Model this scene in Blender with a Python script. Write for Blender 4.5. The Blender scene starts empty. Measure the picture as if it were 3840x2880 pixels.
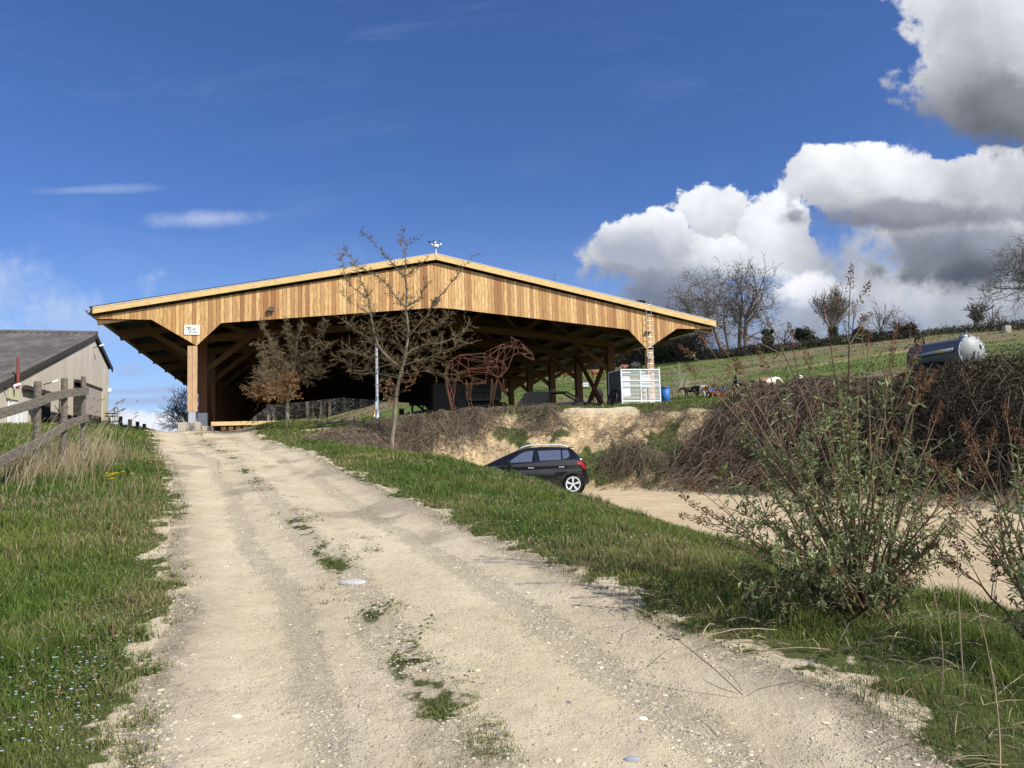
import bpy, math, random
import numpy as np
from mathutils import Vector, Matrix
R = math.radians
random.seed(7); rng = np.random.default_rng(7)
sc = bpy.context.scene
C = sc.collection

# ------------------------------------------------------------ camera
F, PIT, ROL, CH = 765.6, .0825, -.0312, 1.6
cam = bpy.data.cameras.new('camera'); co = bpy.data.objects.new('camera', cam); C.objects.link(co)
cam.sensor_width = 36; cam.lens = F*36/1024; cam.clip_end = 5000; cam.clip_start = .05
sc.camera = co
_r0 = Vector((1, 0, 0)); _f = Vector((0, math.cos(PIT), math.sin(PIT))); _u0 = Vector((0, -math.sin(PIT), math.cos(PIT)))
_c, _s = math.cos(ROL), math.sin(ROL)
_r = _r0*_c + _u0*_s; _u = -_r0*_s + _u0*_c
m = Matrix((_r, _u, -_f)).transposed().to_4x4(); m.translation = (0, 0, CH); co.matrix_world = m

# ------------------------------------------------------------ light
SUN_EL, SUN_AZ = R(41), R(122)
sdir = Vector((math.cos(SUN_EL)*math.sin(SUN_AZ), math.cos(SUN_EL)*math.cos(SUN_AZ), math.sin(SUN_EL)))
sl = bpy.data.lights.new('sun', 'SUN'); sl.energy = 4.6; sl.angle = R(.5); sl.color = (1, .95, .86)
so = bpy.data.objects.new('sun', sl); C.objects.link(so); so.rotation_euler = sdir.to_track_quat('Z', 'Y').to_euler()
sc.view_settings.view_transform = 'Standard'; sc.view_settings.look = 'None'
sc.view_settings.exposure = .45; sc.view_settings.gamma = 1
sc.render.resolution_x, sc.render.resolution_y = 1024, 768
SKY_STR = .075

def ray(px, py):
    a, b = px-512, py-384
    x = a*_c+b*_s; y = -a*_s+b*_c
    return np.array([x/F, math.cos(PIT)+math.sin(PIT)*y/F, math.sin(PIT)-math.cos(PIT)*y/F])
def W(px, py, d):
    r = ray(px, py); return r*d/r[1]+np.array([0, 0, CH])

# ------------------------------------------------------------ node helper
class NT:
    def __init__(s, nt): s.nt = nt; s.n = nt.nodes; s.l = nt.links
    def new(s, t, **k):
        n = s.n.new(t)
        for a, b in k.items(): setattr(n, a, b)
        return n
    def link(s, a, b): s.l.new(a, b)
    def val(s, inp, v):
        if hasattr(v, 'is_output') or isinstance(v, bpy.types.NodeSocket): s.l.new(v, inp)
        elif v is not None: inp.default_value = v
    def math(s, op, a, b=None, c=None, clamp=False):
        n = s.new('ShaderNodeMath', operation=op, use_clamp=clamp)
        s.val(n.inputs[0], a)
        if b is not None: s.val(n.inputs[1], b)
        if c is not None: s.val(n.inputs[2], c)
        return n.outputs[0]
    def mix(s, f, a, b, bt='MIX'):
        n = s.new('ShaderNodeMix', data_type='RGBA', blend_type=bt)
        s.val(n.inputs[0], f)
        s.val(n.inputs[6], a if not isinstance(a, tuple) else (*a[:3], 1)); s.val(n.inputs[7], b if not isinstance(b, tuple) else (*b[:3], 1))
        return n.outputs[2]
    def noise(s, vec, scale, detail=4, rough=.55, dist=0, w=None):
        n = s.new('ShaderNodeTexNoise')
        if vec is not None: s.link(vec, n.inputs['Vector'])
        n.inputs['Scale'].default_value = scale; n.inputs['Detail'].default_value = detail
        n.inputs['Roughness'].default_value = rough; n.inputs['Distortion'].default_value = dist
        return n.outputs[0]
    def ramp(s, f, stops):
        n = s.new('ShaderNodeValToRGB'); s.link(f, n.inputs[0]); e = n.color_ramp.elements
        while len(e) < len(stops): e.new(.5)
        for i, (p, c) in enumerate(stops): e[i].position = p; e[i].color = (*c, 1) if len(c) == 3 else c
        return n.outputs[0]
    def sstep(s, x, a, b):
        n = s.new('ShaderNodeMapRange', interpolation_type='SMOOTHSTEP'); s.val(n.inputs[0], x)
        n.inputs[1].default_value = a; n.inputs[2].default_value = b; return n.outputs[0]
    def scalevec(s, v, sx, sy, sz):
        n = s.new('ShaderNodeMapping'); s.link(v, n.inputs[0]); n.inputs['Scale'].default_value = (sx, sy, sz); return n.outputs[0]

# ------------------------------------------------------------ sky
w = bpy.data.worlds.new('World'); sc.world = w; w.use_nodes = True
N = NT(w.node_tree); N.n.clear()
sky = N.new('ShaderNodeTexSky', sky_type='NISHITA'); sky.sun_disc = False
sky.sun_elevation = SUN_EL; sky.sun_rotation = SUN_AZ; sky.air_density = 1.0; sky.dust_density = .3; sky.ozone_density = 3.0
tc = N.new('ShaderNodeTexCoord'); D = tc.outputs['Generated']
sep = N.new('ShaderNodeSeparateXYZ'); N.link(D, sep.inputs[0])
ys = N.math('MAXIMUM', sep.outputs[1], .02)
U = N.math('DIVIDE', sep.outputs[0], ys); V = N.math('DIVIDE', sep.outputs[2], ys)
cv = N.new('ShaderNodeCombineXYZ'); N.link(U, cv.inputs[0]); N.link(V, cv.inputs[1]); UV = cv.outputs[0]
n_edge = N.noise(UV, 9, 9, .6)
n_edge2 = N.noise(UV, 28, 6, .6)
n_in = N.noise(UV, 6.5, 8, .55, .15)
n_soft = N.noise(UV, 3.2, 5, .5)
front = N.sstep(sep.outputs[1], .02, .2)
skytint = N.mix(1.0, sky.outputs[0], (.585, .785, 1.22), 'MULTIPLY')
# pale wisps of high cirrus, stretched along the wind
cir = N.noise(N.scalevec(UV, 2.0, 7.5, 1), 1.6, 8, .62, .8)
cirm = N.math('MULTIPLY', N.sstep(cir, .50, .9), .13)
K = 1/SKY_STR
col = N.mix(cirm, skytint, (.42*K, .52*K, .72*K))
low = N.sstep(V, .34, .0)
col = N.mix(N.math('MULTIPLY', low, .42), col, (.40*K, .53*K, .76*K))
n_big = N.noise(UV, 4.5, 4, .55)
n_fine = N.noise(UV, 75, 5, .65)
edge = N.math('ADD', N.math('ADD', N.math('MULTIPLY', N.math('SUBTRACT', n_edge, .5), 1.7), N.math('MULTIPLY', N.math('SUBTRACT', n_fine, .5), .35)), N.math('ADD', N.math('MULTIPLY', N.math('SUBTRACT', n_edge2, .5), .8), N.math('MULTIPLY', N.math('SUBTRACT', n_big, .5), 1.1)))
def cloud(col, px, py, rx, ry, alpha, top, bot, amp=1.0, soft=.35, light=1.0):
    r = ray(px, py); cu, cvv = r[0]/r[1], r[2]/r[1]
    du = N.math('DIVIDE', N.math('SUBTRACT', U, cu), rx/F); dv = N.math('DIVIDE', N.math('SUBTRACT', V, cvv), ry/F)
    d = N.math('SQRT', N.math('ADD', N.math('MULTIPLY', du, du), N.math('MULTIPLY', dv, dv)))
    s_ = N.math('ADD', N.math('SUBTRACT', 1, d), N.math('MULTIPLY', edge, amp))
    a = N.math('MULTIPLY', N.math('MULTIPLY', N.sstep(s_, 0, soft), alpha), front)
    # daylight on the cloud body: bright crown, grey base, with billows
    h = N.math('ADD', N.math('MULTIPLY', dv, .42), N.math('MULTIPLY', N.math('SUBTRACT', n_in, .5), 1.9*light))
    h = N.math('ADD', h, .5)
    body = N.mix(N.sstep(h, .0, 1.0), tuple(c*K*.73 for c in bot), tuple(c*K*.73 for c in top))
    return N.mix(a, col, body)
WH = (1.02, 1.04, 1.08); GR = (.30, .33, .40); DK = (.13, .15, .19)
# horizon veil on the right, then the heaps from far to near
for a in [
    (940, 300, 380, 115, 1, (.68, .71, .78), (.33, .36, .42), 1.0, .8),
    (700, 320, 170, 62, .95, (.40, .46, .60), (.22, .27, .38), 1.0, .9),
    (615, 248, 44, 20, .75, (.5, .55, .66), (.33, .40, .55), .9, .8),
    (705, 254, 124, 44, 1, WH, GR, .9, .25),
    (712, 212, 48, 42, 1, WH, (.5, .53, .6), 1.0, .17),
    (778, 228, 46, 44, .95, WH, (.5, .53, .6), 1.0, .17),
    (655, 238, 56, 34, 1, WH, (.42, .46, .56), .9, .17),
    (735, 262, 70, 22, .8, (.80, .82, .88), (.40, .44, .54), .9, .6),
    (690, 292, 95, 28, .85, (.36, .41, .52), (.16, .19, .27), .9, .6),
    (812, 292, 44, 22, .95, (1, 1, 1.04), (.6, .65, .75), .9, .4),
    (960, 236, 150, 48, 1, (.74, .76, .82), (.28, .31, .37), .9, .5),
    (955, 255, 105, 42, 1, (.34, .37, .45), (.10, .12, .16), .8, .5),
    (900, 318, 240, 24, .8, (.52, .56, .66), (.26, .30, .38), .8, .8),
    (940, 190, 165, 46, 1, (.88, .90, .95), (.36, .38, .44), .9, .22),
    (850, 178, 62, 42, 1, WH, (.45, .47, .53), .9, .17),
    (990, 174, 100, 36, 1, WH, (.5, .52, .58), .9, .17),
    (910, 215, 150, 18, .95, (.36, .38, .45), (.19, .21, .27), .7, .6),
    (1012, 40, 132, 125, 1, (.80, .82, .88), (.36, .38, .43), .7, .22),
    (968, 100, 66, 60, .95, (.50, .52, .57), (.20, .21, .25), .8, .4),
    (1020, 112, 118, 58, 1, (.27, .285, .32), (.13, .14, .165), .6, .6),
    (1000, 30, 70, 50, .7, (.80, .82, .88), (.5, .52, .58), .8, .9),
    (150, 430, 84, 20, 1, (.93, .95, 1.0), (.62, .68, .85), .9, .5),
    (165, 400, 95, 6, .6, (.42, .48, .72), (.36, .42, .66), .8, .9),
    (140, 391, 80, 4, .5, (.42, .48, .72), (.36, .42, .66), .8, .9),
    (128, 371, 20, 7, .45, (.42, .48, .72), (.36, .42, .66), .8, .9),
    (212, 219, 78, 13, .45, (.8, .85, .98), (.6, .7, .95), .8, 1.0),
    (85, 190, 80, 6, .25, (.7, .78, .95), (.6, .7, .95), .8, 1.0),
    (10, 292, 130, 50, .5, (.72, .80, .95), (.5, .6, .85), 1.4, 1.1),
    (60, 325, 150, 36, .35, (.72, .80, .95), (.5, .6, .85), 1.4, 1.1),
]: col = cloud(col, *a)
# unseen bright cloud added behind the camera to whiten reflections in the car glass
bn_ = N.noise(D, 2.6, 6, .6); bm_ = N.math('MULTIPLY', N.sstep(bn_, .43, .54), N.sstep(sep.outputs[1], .0, -.25))
col = N.mix(N.math('MULTIPLY', bm_, N.sstep(sep.outputs[2], .75, .35)), col, (1.0*K, 1.02*K, 1.06*K))
bg = N.new('ShaderNodeBackground'); N.link(col, bg.inputs[0]); bg.inputs[1].default_value = SKY_STR
ow = N.new('ShaderNodeOutputWorld'); N.link(bg.outputs[0], ow.inputs[0])

# ------------------------------------------------------------ materials
def mat(name, col=(.5, .5, .5), rough=.7, metal=0, noise=None, coord='Object', bump=0, bscale=20, spec=.3, stretch=None, trans=0, attr=None):
    m = bpy.data.materials.new(name); m.use_nodes = True; n = NT(m.node_tree)
    b = m.node_tree.nodes['Principled BSDF']
    b.inputs['Roughness'].default_value = rough; b.inputs['Metallic'].default_value = metal
    b.inputs['Specular IOR Level'].default_value = spec
    b.inputs['Base Color'].default_value = (*col, 1)
    t = n.new('ShaderNodeTexCoord').outputs[coord]
    if stretch: t = n.scalevec(t, *stretch)
    base = None
    if attr:
        an = n.new('ShaderNodeAttribute', attribute_name=attr); base = an.outputs[0]
    if noise:
        sc_, amt, c2 = noise
        f = n.math('MULTIPLY', n.sstep(n.noise(t, sc_, 6, .65), .35, .7), amt)
        base = n.mix(f, base if base else col, c2)
    if base: n.link(base, b.inputs['Base Color'])
    if bump:
        bn = n.new('ShaderNodeBump'); bn.inputs['Strength'].default_value = bump; bn.inputs['Distance'].default_value = .02
        n.link(n.noise(t, bscale, 5, .6), bn.inputs['Height']); n.link(bn.outputs[0], b.inputs['Normal'])
    if trans:
        tr = n.new('ShaderNodeBsdfTranslucent')
        if base: n.link(base, tr.inputs[0])
        else: tr.inputs[0].default_value = (*col, 1)
        mx = n.new('ShaderNodeMixShader'); mx.inputs[0].default_value = trans
        n.link(b.outputs[0], mx.inputs[1]); n.link(tr.outputs[0], mx.inputs[2])
        n.link(mx.outputs[0], m.node_tree.nodes['Material Output'].inputs[0])
    return m

def wood_mat(name, stops, grain=(14, 14, 1.2), rough=.65):
    m = bpy.data.materials.new(name); m.use_nodes = True; n = NT(m.node_tree); b = m.node_tree.nodes['Principled BSDF']
    b.inputs['Roughness'].default_value = rough; b.inputs['Specular IOR Level'].default_value = .25
    an = n.new('ShaderNodeAttribute', attribute_name='rnd')
    t = n.new('ShaderNodeTexCoord').outputs['Object']
    base = n.ramp(an.outputs[2], stops)
    off = n.new('ShaderNodeVectorMath', operation='ADD'); n.link(t, off.inputs[0])
    cb = n.new('ShaderNodeCombineXYZ'); n.link(n.math('MULTIPLY', an.outputs[2], 37.), cb.inputs[2]); n.link(cb.outputs[0], off.inputs[1])
    g = n.noise(n.scalevec(off.outputs[0], *grain), 2.2, 7, .65, .6)
    c1 = n.mix(n.math('MULTIPLY', n.sstep(g, .42, .66),   .7), base, tuple(x*.62*(1 if name != 'plank larch' else 1.35) for x in stops[0][1]))
    vo = n.new('ShaderNodeTexVoronoi'); n.link(n.scalevec(off.outputs[0], 6, 6, 2.6), vo.inputs['Vector']); vo.inputs['Scale'].default_value = 1.0
    kn = n.sstep(vo.outputs['Distance'], .2, .06)
    c2 = n.mix(n.math('MULTIPLY', kn, .6), c1, (.24, .12, .045))
    n.link(c2, b.inputs['Base Color'])
    bn = n.new('ShaderNodeBump'); bn.inputs['Strength'].default_value = .25; bn.inputs['Distance'].default_value = .01
    n.link(g, bn.inputs['Height']); n.link(bn.outputs[0], b.inputs['Normal'])
    return m

M = {}
M['plank'] = wood_mat('plank larch', [(0, (.31, .145, .062)), (.07, (.40, .215, .09)), (.22, (.50, .30, .125)), (.5, (.60, .375, .155)), (.8, (.66, .43, .185)), (1, (.71, .49, .23))])
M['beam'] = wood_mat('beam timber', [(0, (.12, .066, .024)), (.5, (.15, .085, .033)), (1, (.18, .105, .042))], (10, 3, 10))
M['post'] = wood_mat('post timber', [(0, (.15, .068, .03)), (1, (.18, .088, .04))])
M['pale'] = wood_mat('pale post', [(0, (.50, .32, .18)), (1, (.58, .38, .23))])
M['rake'] = wood_mat('rake board', [(0, (.66, .46, .20)), (1, (.70, .50, .24))], (1.2, 10, 10))
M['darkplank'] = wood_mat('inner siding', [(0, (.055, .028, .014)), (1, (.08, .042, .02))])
M['oldwood'] = mat('weathered rail', (.19, .165, .13), .95, noise=(7, .9, (.085, .072, .056)), bump=1.0, bscale=22, stretch=(1.2, 1.2, 3.5))
M['railwood'] = mat('weathered plank', (.20, .175, .14), .95, noise=(5, .9, (.095, .08, .062)), bump=.5, bscale=9, stretch=(3, .5, 6))
M['galv'] = mat('galvanised', (.50, .53, .56), .45, .6, noise=(14, .5, (.36, .39, .42)))
M['galvwhite'] = mat('bright galvanised', (.68, .72, .76), .5, .2)
M['concrete'] = mat('concrete', (.42, .37, .30), .9, noise=(3, .7, (.27, .24, .20)), bump=.3)
M['metalroof'] = mat('roof sheet', (.085, .09, .085), .5, .3, noise=(4, .4, (.11, .12, .12)))
M['white'] = mat('white paint', (.80, .80, .79), .5)
M['black'] = mat('black plastic', (.012, .012, .013), .4)
M['dark'] = mat('dark metal', (.03, .03, .035), .5)
M['ink'] = mat('ink', (.01, .01, .012), .8)
M['render'] = mat('grey render', (.56, .50, .415), .95, noise=(1.1, .75, (.42, .38, .315)), bump=.15, stretch=(1, 1, .35))
M['fibro'] = mat('fibre cement', (.075, .07, .066), .95, noise=(1.6, .75, (.15, .14, .13)), bump=.9, bscale=9, stretch=(1, .35, 1))
M['darkwood'] = mat('dark door wood', (.055, .045, .04), .85, noise=(8, .6, (.03, .026, .024)), stretch=(3, 3, .3))
M['greydoor'] = mat('grey sliding door', (.40, .36, .34), .85, noise=(3, .6, (.30, .27, .25)), stretch=(6, 6, .4))
M['whitedoor'] = mat('white door', (.78, .78, .77), .5)
M['glass'] = mat('window glass', (.05, .06, .065), .05, 0, spec=.9)
M['rust'] = mat('rusty rod', (.21, .095, .06), .9, noise=(9, .6, (.12, .055, .036)))
M['redpipe'] = mat('red pipe', (.20, .05, .035), .7)
M['blue'] = mat('blue plastic', (.03, .13, .42), .45)
M['red'] = mat('red plastic', (.45, .03, .03), .45)
M['orange'] = mat('orange plastic', (.85, .17, .04), .5)
M['stone'] = mat('stone', (.42, .40, .36), .9, noise=(5, .5, (.3, .29, .27)))
M['brick'] = mat('chimney brick', (.34, .13, .07), .9)
M['yellow'] = mat('petal yellow', (.85, .62, .02), .6)
M['stem'] = mat('green stem', (.10, .17, .05), .7)
M['cream'] = mat('cream board', (.52, .50, .33), .8)

# ------------------------------------------------------------ mesh helpers
def mk_mesh(name, verts, faces, cols=None, rnd=None, smooth=False):
    me = bpy.data.meshes.new(name); verts = np.asarray(verts, dtype=np.float32).reshape(-1, 3)
    fl = [np.asarray(f, dtype=np.int32) for f in faces if len(f)]
    loops = np.concatenate([f.reshape(-1) for f in fl]); tot = np.concatenate([np.full(len(f), f.shape[1], np.int32) for f in fl])
    st = np.concatenate([[0], np.cumsum(tot)[:-1]]).astype(np.int32)
    me.vertices.add(len(verts)); me.vertices.foreach_set('co', verts.reshape(-1))
    me.loops.add(len(loops)); me.loops.foreach_set('vertex_index', loops)
    me.polygons.add(len(tot)); me.polygons.foreach_set('loop_start', st); me.polygons.foreach_set('loop_total', tot)
    me.polygons.foreach_set('use_smooth', np.full(len(tot), bool(smooth)))
    me.update(calc_edges=True)
    if cols is not None:
        a = me.color_attributes.new('col', 'FLOAT_COLOR', 'POINT'); c = np.ones((len(verts), 4), np.float32); c[:, :cols.shape[1]] = cols
        a.data.foreach_set('color', c.reshape(-1))
    if rnd is not None:
        a = me.attributes.new('rnd', 'FLOAT', 'POINT'); a.data.foreach_set('value', np.asarray(rnd, np.float32))
    return me

class MB:
    """collects shapes into one mesh"""
    def __init__(s): s.v = []; s.f3 = []; s.f4 = []; s.fn = []; s.n = 0; s.r = []; s.c = []
    def add(s, v, f, rnd=None):
        v = [tuple(map(float, p)) for p in v]
        rv = random.random() if rnd is None else rnd
        for q in f:
            q = tuple(i+s.n for i in q)
            (s.f3 if len(q) == 3 else s.f4 if len(q) == 4 else s.fn).append(q)
        s.v += v; s.n += len(v); s.r += [rv]*len(v); return s
    def box(s, a, b, rnd=None):
        x0, y0, z0 = a; x1, y1, z1 = b
        return s.add([(x0, y0, z0), (x1, y0, z0), (x1, y1, z0), (x0, y1, z0), (x0, y0, z1), (x1, y0, z1), (x1, y1, z1), (x0, y1, z1)],
              [(0, 3, 2, 1), (4, 5, 6, 7), (0, 1, 5, 4), (1, 2, 6, 5), (2, 3, 7, 6), (3, 0, 4, 7)], rnd)
    def cbox(s, c, d, rnd=None):
        return s.box([c[i]-d[i]/2 for i in range(3)], [c[i]+d[i]/2 for i in range(3)], rnd)
    def beam(s, p, q, w, h, up=(0, 0, 1), rnd=None):
        p, q = Vector(p), Vector(q); d = (q-p).normalized(); u = Vector(up); x = d.cross(u)
        if x.length < 1e-4: x = d.cross(Vector((0, 1, 0)))
        x.normalize(); u = x.cross(d).normalized()
        v = [e+x*a*w/2+u*b*h/2 for e in (p, q) for a, b in ((-1, -1), (1, -1), (1, 1), (-1, 1))]
        return s.add(v, [(0, 1, 2, 3), (7, 6, 5, 4), (0, 4, 5, 1), (1, 5, 6, 2), (2, 6, 7, 3), (3, 7, 4, 0)], rnd)
    def prism(s, poly, ax, lo, hi, rnd=None):
        """poly in the other two axes (in xyz order), extruded along ax"""
        n = len(poly); v = []
        for t in (lo, hi):
            for a, b in poly:
                v.append({0: (t, a, b), 1: (a, t, b), 2: (a, b, t)}[ax])
        f = [tuple(range(n))[::-1], tuple(range(n, 2*n))] + [(i, (i+1) % n, n+(i+1) % n, n+i) for i in range(n)]
        return s.add(v, f, rnd)
    def tube(s, pts, rad, k=8, cap=True, rnd=None):
        pts = [Vector(p) for p in pts]; n = len(pts)
        rad = [rad]*n if np.isscalar(rad) else rad
        v = []; a0 = None
        for i, p in enumerate(pts):
            d = (pts[min(i+1, n-1)]-pts[max(i-1, 0)]).normalized()
            if a0 is None: a0 = d.orthogonal().normalized()
            a0 = (a0-d*a0.dot(d)).normalized(); b = d.cross(a0)
            for j in range(k):
                t = 2*math.pi*j/k; v.append(p+(a0*math.cos(t)+b*math.sin(t))*rad[i])
        f = [(i*k+j, i*k+(j+1) % k, (i+1)*k+(j+1) % k, (i+1)*k+j) for i in range(n-1) for j in range(k)]
        if cap: f += [tuple(range(k))[::-1], tuple(range((n-1)*k, n*k))]
        return s.add(v, f, rnd)
    def lathe(s, prof, c=(0, 0, 0), axis='z', k=24, rnd=None):
        v = []
        for r_, h in prof:
            for j in range(k):
                t = 2*math.pi*j/k; a, b = r_*math.cos(t), r_*math.sin(t)
                p = {'z': (a, b, h), 'x': (h, a, b), 'y': (b, h, a)}[axis]; v.append((p[0]+c[0], p[1]+c[1], p[2]+c[2]))
        n = len(prof)
        return s.add(v, [(i*k+j, i*k+(j+1) % k, (i+1)*k+(j+1) % k, (i+1)*k+j) for i in range(n-1) for j in range(k)], rnd)
    def build(s, name, m, parent=None, smooth=False, loc=None):
        me = mk_mesh(name, s.v, [np.array(s.f3, np.int32).reshape(-1, 3), np.array(s.f4, np.int32).reshape(-1, 4)] + [np.array([q]) for q in s.fn], rnd=s.r, smooth=smooth)
        me.materials.append(m); return link(name, me, parent, loc)
def link(name, data, parent=None, loc=None):
    o = bpy.data.objects.new(name, data); C.objects.link(o)
    if parent is not None: o.parent = parent
    if loc is not None: o.location = loc
    return o
def tag(o, label=None, cat=None, group=None, kind=None):
    for k, v in (('label', label), ('category', cat), ('group', group), ('kind', kind)):
        if v: o[k] = v
    return o
def empty(name, loc=(0, 0, 0), rz=0):
    o = bpy.data.objects.new(name, None); C.objects.link(o); o.location = loc; o.rotation_euler = (0, 0, rz); o.empty_display_size = .2; return o
def copy_tree(o, parent=None):
    c = o.copy(); C.objects.link(c)
    if parent is not None: c.parent = parent
    for ch in list(o.children): copy_tree(ch, c)
    return c

class Tubes:
    """many thin tapered tubes in one mesh (numpy)"""
    def __init__(s): s.g = {}
    def add(s, pts, rad, k=4, col=(.2, .15, .1)):
        pts = np.asarray(pts, float); n = len(pts)
        rad = np.full(n, rad) if np.isscalar(rad) else np.asarray(rad, float)
        s.g.setdefault((n, k), []).append((pts, rad, col))
    def arrays(s, base=0):
        V_, F_, C_ = [], [], []
        for (n, k), L in s.g.items():
            P = np.stack([l[0] for l in L]); Rr = np.stack([l[1] for l in L]); Cc = np.array([l[2] for l in L])
            T = np.empty_like(P); T[:, 1:-1] = P[:, 2:]-P[:, :-2]; T[:, 0] = P[:, 1]-P[:, 0]; T[:, -1] = P[:, -1]-P[:, -2]
            T /= np.linalg.norm(T, axis=2, keepdims=True)+1e-9
            ref = np.where(np.abs(T[:, :1, 2:3]) > .8, np.array([1., 0, 0]), np.array([0, 0, 1.]))
            A = np.cross(T, ref); A /= np.linalg.norm(A, axis=2, keepdims=True)+1e-9; B = np.cross(T, A)
            th = 2*np.pi*np.arange(k)/k
            v = P[:, :, None]+(A[:, :, None]*np.cos(th)[:, None]+B[:, :, None]*np.sin(th)[:, None])*Rr[:, :, None, None]
            m_ = len(L); idx = np.arange(m_*n*k).reshape(m_, n, k)+base
            a = idx[:, :-1]; b = np.roll(idx, -1, 2)[:, :-1]; c = np.roll(idx, -1, 2)[:, 1:]; d = idx[:, 1:]
            F_.append(np.stack([a, b, c, d], -1).reshape(-1, 4)); V_.append(v.reshape(-1, 3))
            C_.append(np.repeat(Cc, n*k, 0)); base += m_*n*k
        if not V_: return np.zeros((0, 3)), np.zeros((0, 4), int), np.zeros((0, 3)), base
        return np.concatenate(V_), np.concatenate(F_), np.concatenate(C_), base
    def build(s, name, m, parent=None, leaves=None):
        v, f, c, b = s.arrays(); vs, fs, cs = [v], [f], [c]
        if leaves is not None and len(leaves[0]):
            lv, lf, lc = leaves; vs.append(lv); fs.append(lf+len(v)); cs.append(lc)
        me = mk_mesh(name, np.concatenate(vs), [q for q in fs if len(q)], cols=np.concatenate(cs), smooth=False); me.materials.append(m)
        return link(name, me, parent)
def leaf_quads(Cn, D_, Nn, L, Wd, cols):
    """pointed leaves: base, side, tip, side"""
    Cn, D_, Nn = map(np.asarray, (Cn, D_, Nn)); D_ = D_/(np.linalg.norm(D_, axis=1, keepdims=True)+1e-9)
    S = np.cross(D_, Nn); S /= np.linalg.norm(S, axis=1, keepdims=True)+1e-9; UPV = np.cross(S, D_)
    L = np.asarray(L)[:, None]; Wd = np.asarray(Wd)[:, None]
    v = np.stack([Cn, Cn+D_*L*.45+S*Wd/2+UPV*L*.06, Cn+D_*L-UPV*L*.08, Cn+D_*L*.45-S*Wd/2+UPV*L*.06], 1)
    n = len(Cn); return v.reshape(-1, 3), np.arange(n*4).reshape(n, 4), np.repeat(cols, 4, 0)
M['twig'] = mat('bark and twig', (.2, .17, .13), .9, attr='col', noise=(6, .35, (.07, .06, .05)))
M['leaf'] = mat('leaf', (.1, .15, .05), .65, attr='col', trans=.3, spec=.25)
M['blade'] = mat('grass blade', (.1, .15, .05), .7, attr='col', trans=.35, spec=.15)
M['pebble'] = mat('pebble', (.5, .45, .36), .9, attr='col')
M['bark'] = mat('bark', (.17, .145, .11), .95, attr='col', noise=(12, .7, (.06, .05, .04)), bump=.8, bscale=25, stretch=(1, 1, .3))

# ------------------------------------------------------------ noise
def h2(ix, iy, s):
    n = (ix*374761393+iy*668265263+s*974634777) & 0xffffffff
    n = ((n ^ (n >> 13))*1274126177) & 0xffffffff
    return ((n ^ (n >> 16)) & 0xffff)/65535.
def vn(x, y, s=0):
    x = np.asarray(x, float); y = np.asarray(y, float)
    ix = np.floor(x).astype(np.int64); iy = np.floor(y).astype(np.int64); fx = x-ix; fy = y-iy
    fx = fx*fx*(3-2*fx); fy = fy*fy*(3-2*fy)
    return (h2(ix, iy, s)*(1-fx)+h2(ix+1, iy, s)*fx)*(1-fy)+(h2(ix, iy+1, s)*(1-fx)+h2(ix+1, iy+1, s)*fx)*fy
def fbm(x, y, s=0, o=4):
    t = 0; a = .5
    for i in range(o): t = t+a*vn(x*2**i, y*2**i, s+i*17); a *= .5
    return t/(1-.5**o)
def sst(x, a, b):
    t = np.clip((x-a)/(b-a), 0, 1); return t*t*(3-2*t)

# ------------------------------------------------------------ terrain
CT = np.array([(0, 0, 0), (-1.76, 3.4, .27), (1.8, 3.2, .26), (-3, 6.8, .55), (.3, 7, .57), (-6.5, 14.5, 1.16), (-2.8, 14, 1.12), (-10, 21.6, 1.73), (-6, 22, 1.76),
 (-13, 28, 2.24), (-9.5, 28.5, 2.3), (-16.2, 34.4, 2.74), (-11.6, 33.7, 2.75), (-14, 33, 2.76), (-3.2, 4, .36), (-5, 6, .62), (-7.56, 12.2, 1.24), (-8, 13.7, 1.36), (-12, 14, 1.8), (-10, 18, 1.75),
 (-15.8, 23.8, 2.6), (-20.2, 38.2, 3.2), (-20.6, 31, 3.08), (-26.2, 49.5, 3.6), (-30, 38, 3.3), (-25, 20, 2.8), (-14, 27, 2.5), (-18.4, 36, 3.15), (-17.2, 36, 2.98), (-16.7, 37, 2.84), (-19, 46, 2.6), (-26, 62, 1.6), (-29.5, 70, .3), (-45, 100, -3), (-20, 42, 2.85),
 (-12, 38, 3), (-14, 45, 3), (-18, 60, 3), (-24, 85, 3), (-10, 60, 3.1), (-15, 85, 3.3), (-6, 45, 3), (0, 42, 3.05), (-6, 60, 3.2), (0, 52, 3.4),
 (-6.8, 38, 3.15), (-5.3, 30, 2.72), (-7.5, 30.5, 2.62), (-4, 33, 2.98), (-1, 32, 3.17), (2, 31.5, 3.15), (4, 32, 3.1), (5.4, 38, 3.3), (7.6, 33, 3.3), (8.5, 29, 2.9), (10, 26, 2.95), (12.5, 22, 3.0), (15, 18, 3.0), (18, 13, 2.9), (22, 6, 2.7), (30, 0, 3),
 (-8.86, 30, 2.67), (-10.8, 34, 3.05), (14.8, 62, 5.12), (20.9, 62, 5.83), (23.5, 42, 4.1), (8.4, 72, 5.5), (8.1, 110, 10.93), (12.3, 110, 11.2), (74, 110, 16.8), (65, 120, 17.08), (39, 130, 16.26), (23.7, 135, 15.94), (11.5, 140, 15.5),
 (1, 75, 6.2), (-3, 85, 6.9), (-27.5, 115, 6.5), (-22.6, 115, 8.1), (-14.3, 118, 9.9), (0, 118, 11.5), (3, 62, 4.6), (11.2, 50, 4.3), (40, 60, 7.9), (60, 60, 9.5), (45, 180, 12), (75, 165, 12), (0, 190, 9), (-42, 120, 3.5), (-60, 60, 0), (-60, 20, 2), (90, 60, 12), (60, 20, 5),
 (0, -20, -1.2), (-30, -20, -.8), (30, -20, 0), (-40, 160, 4), (100, 100, 16)], float)
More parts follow.
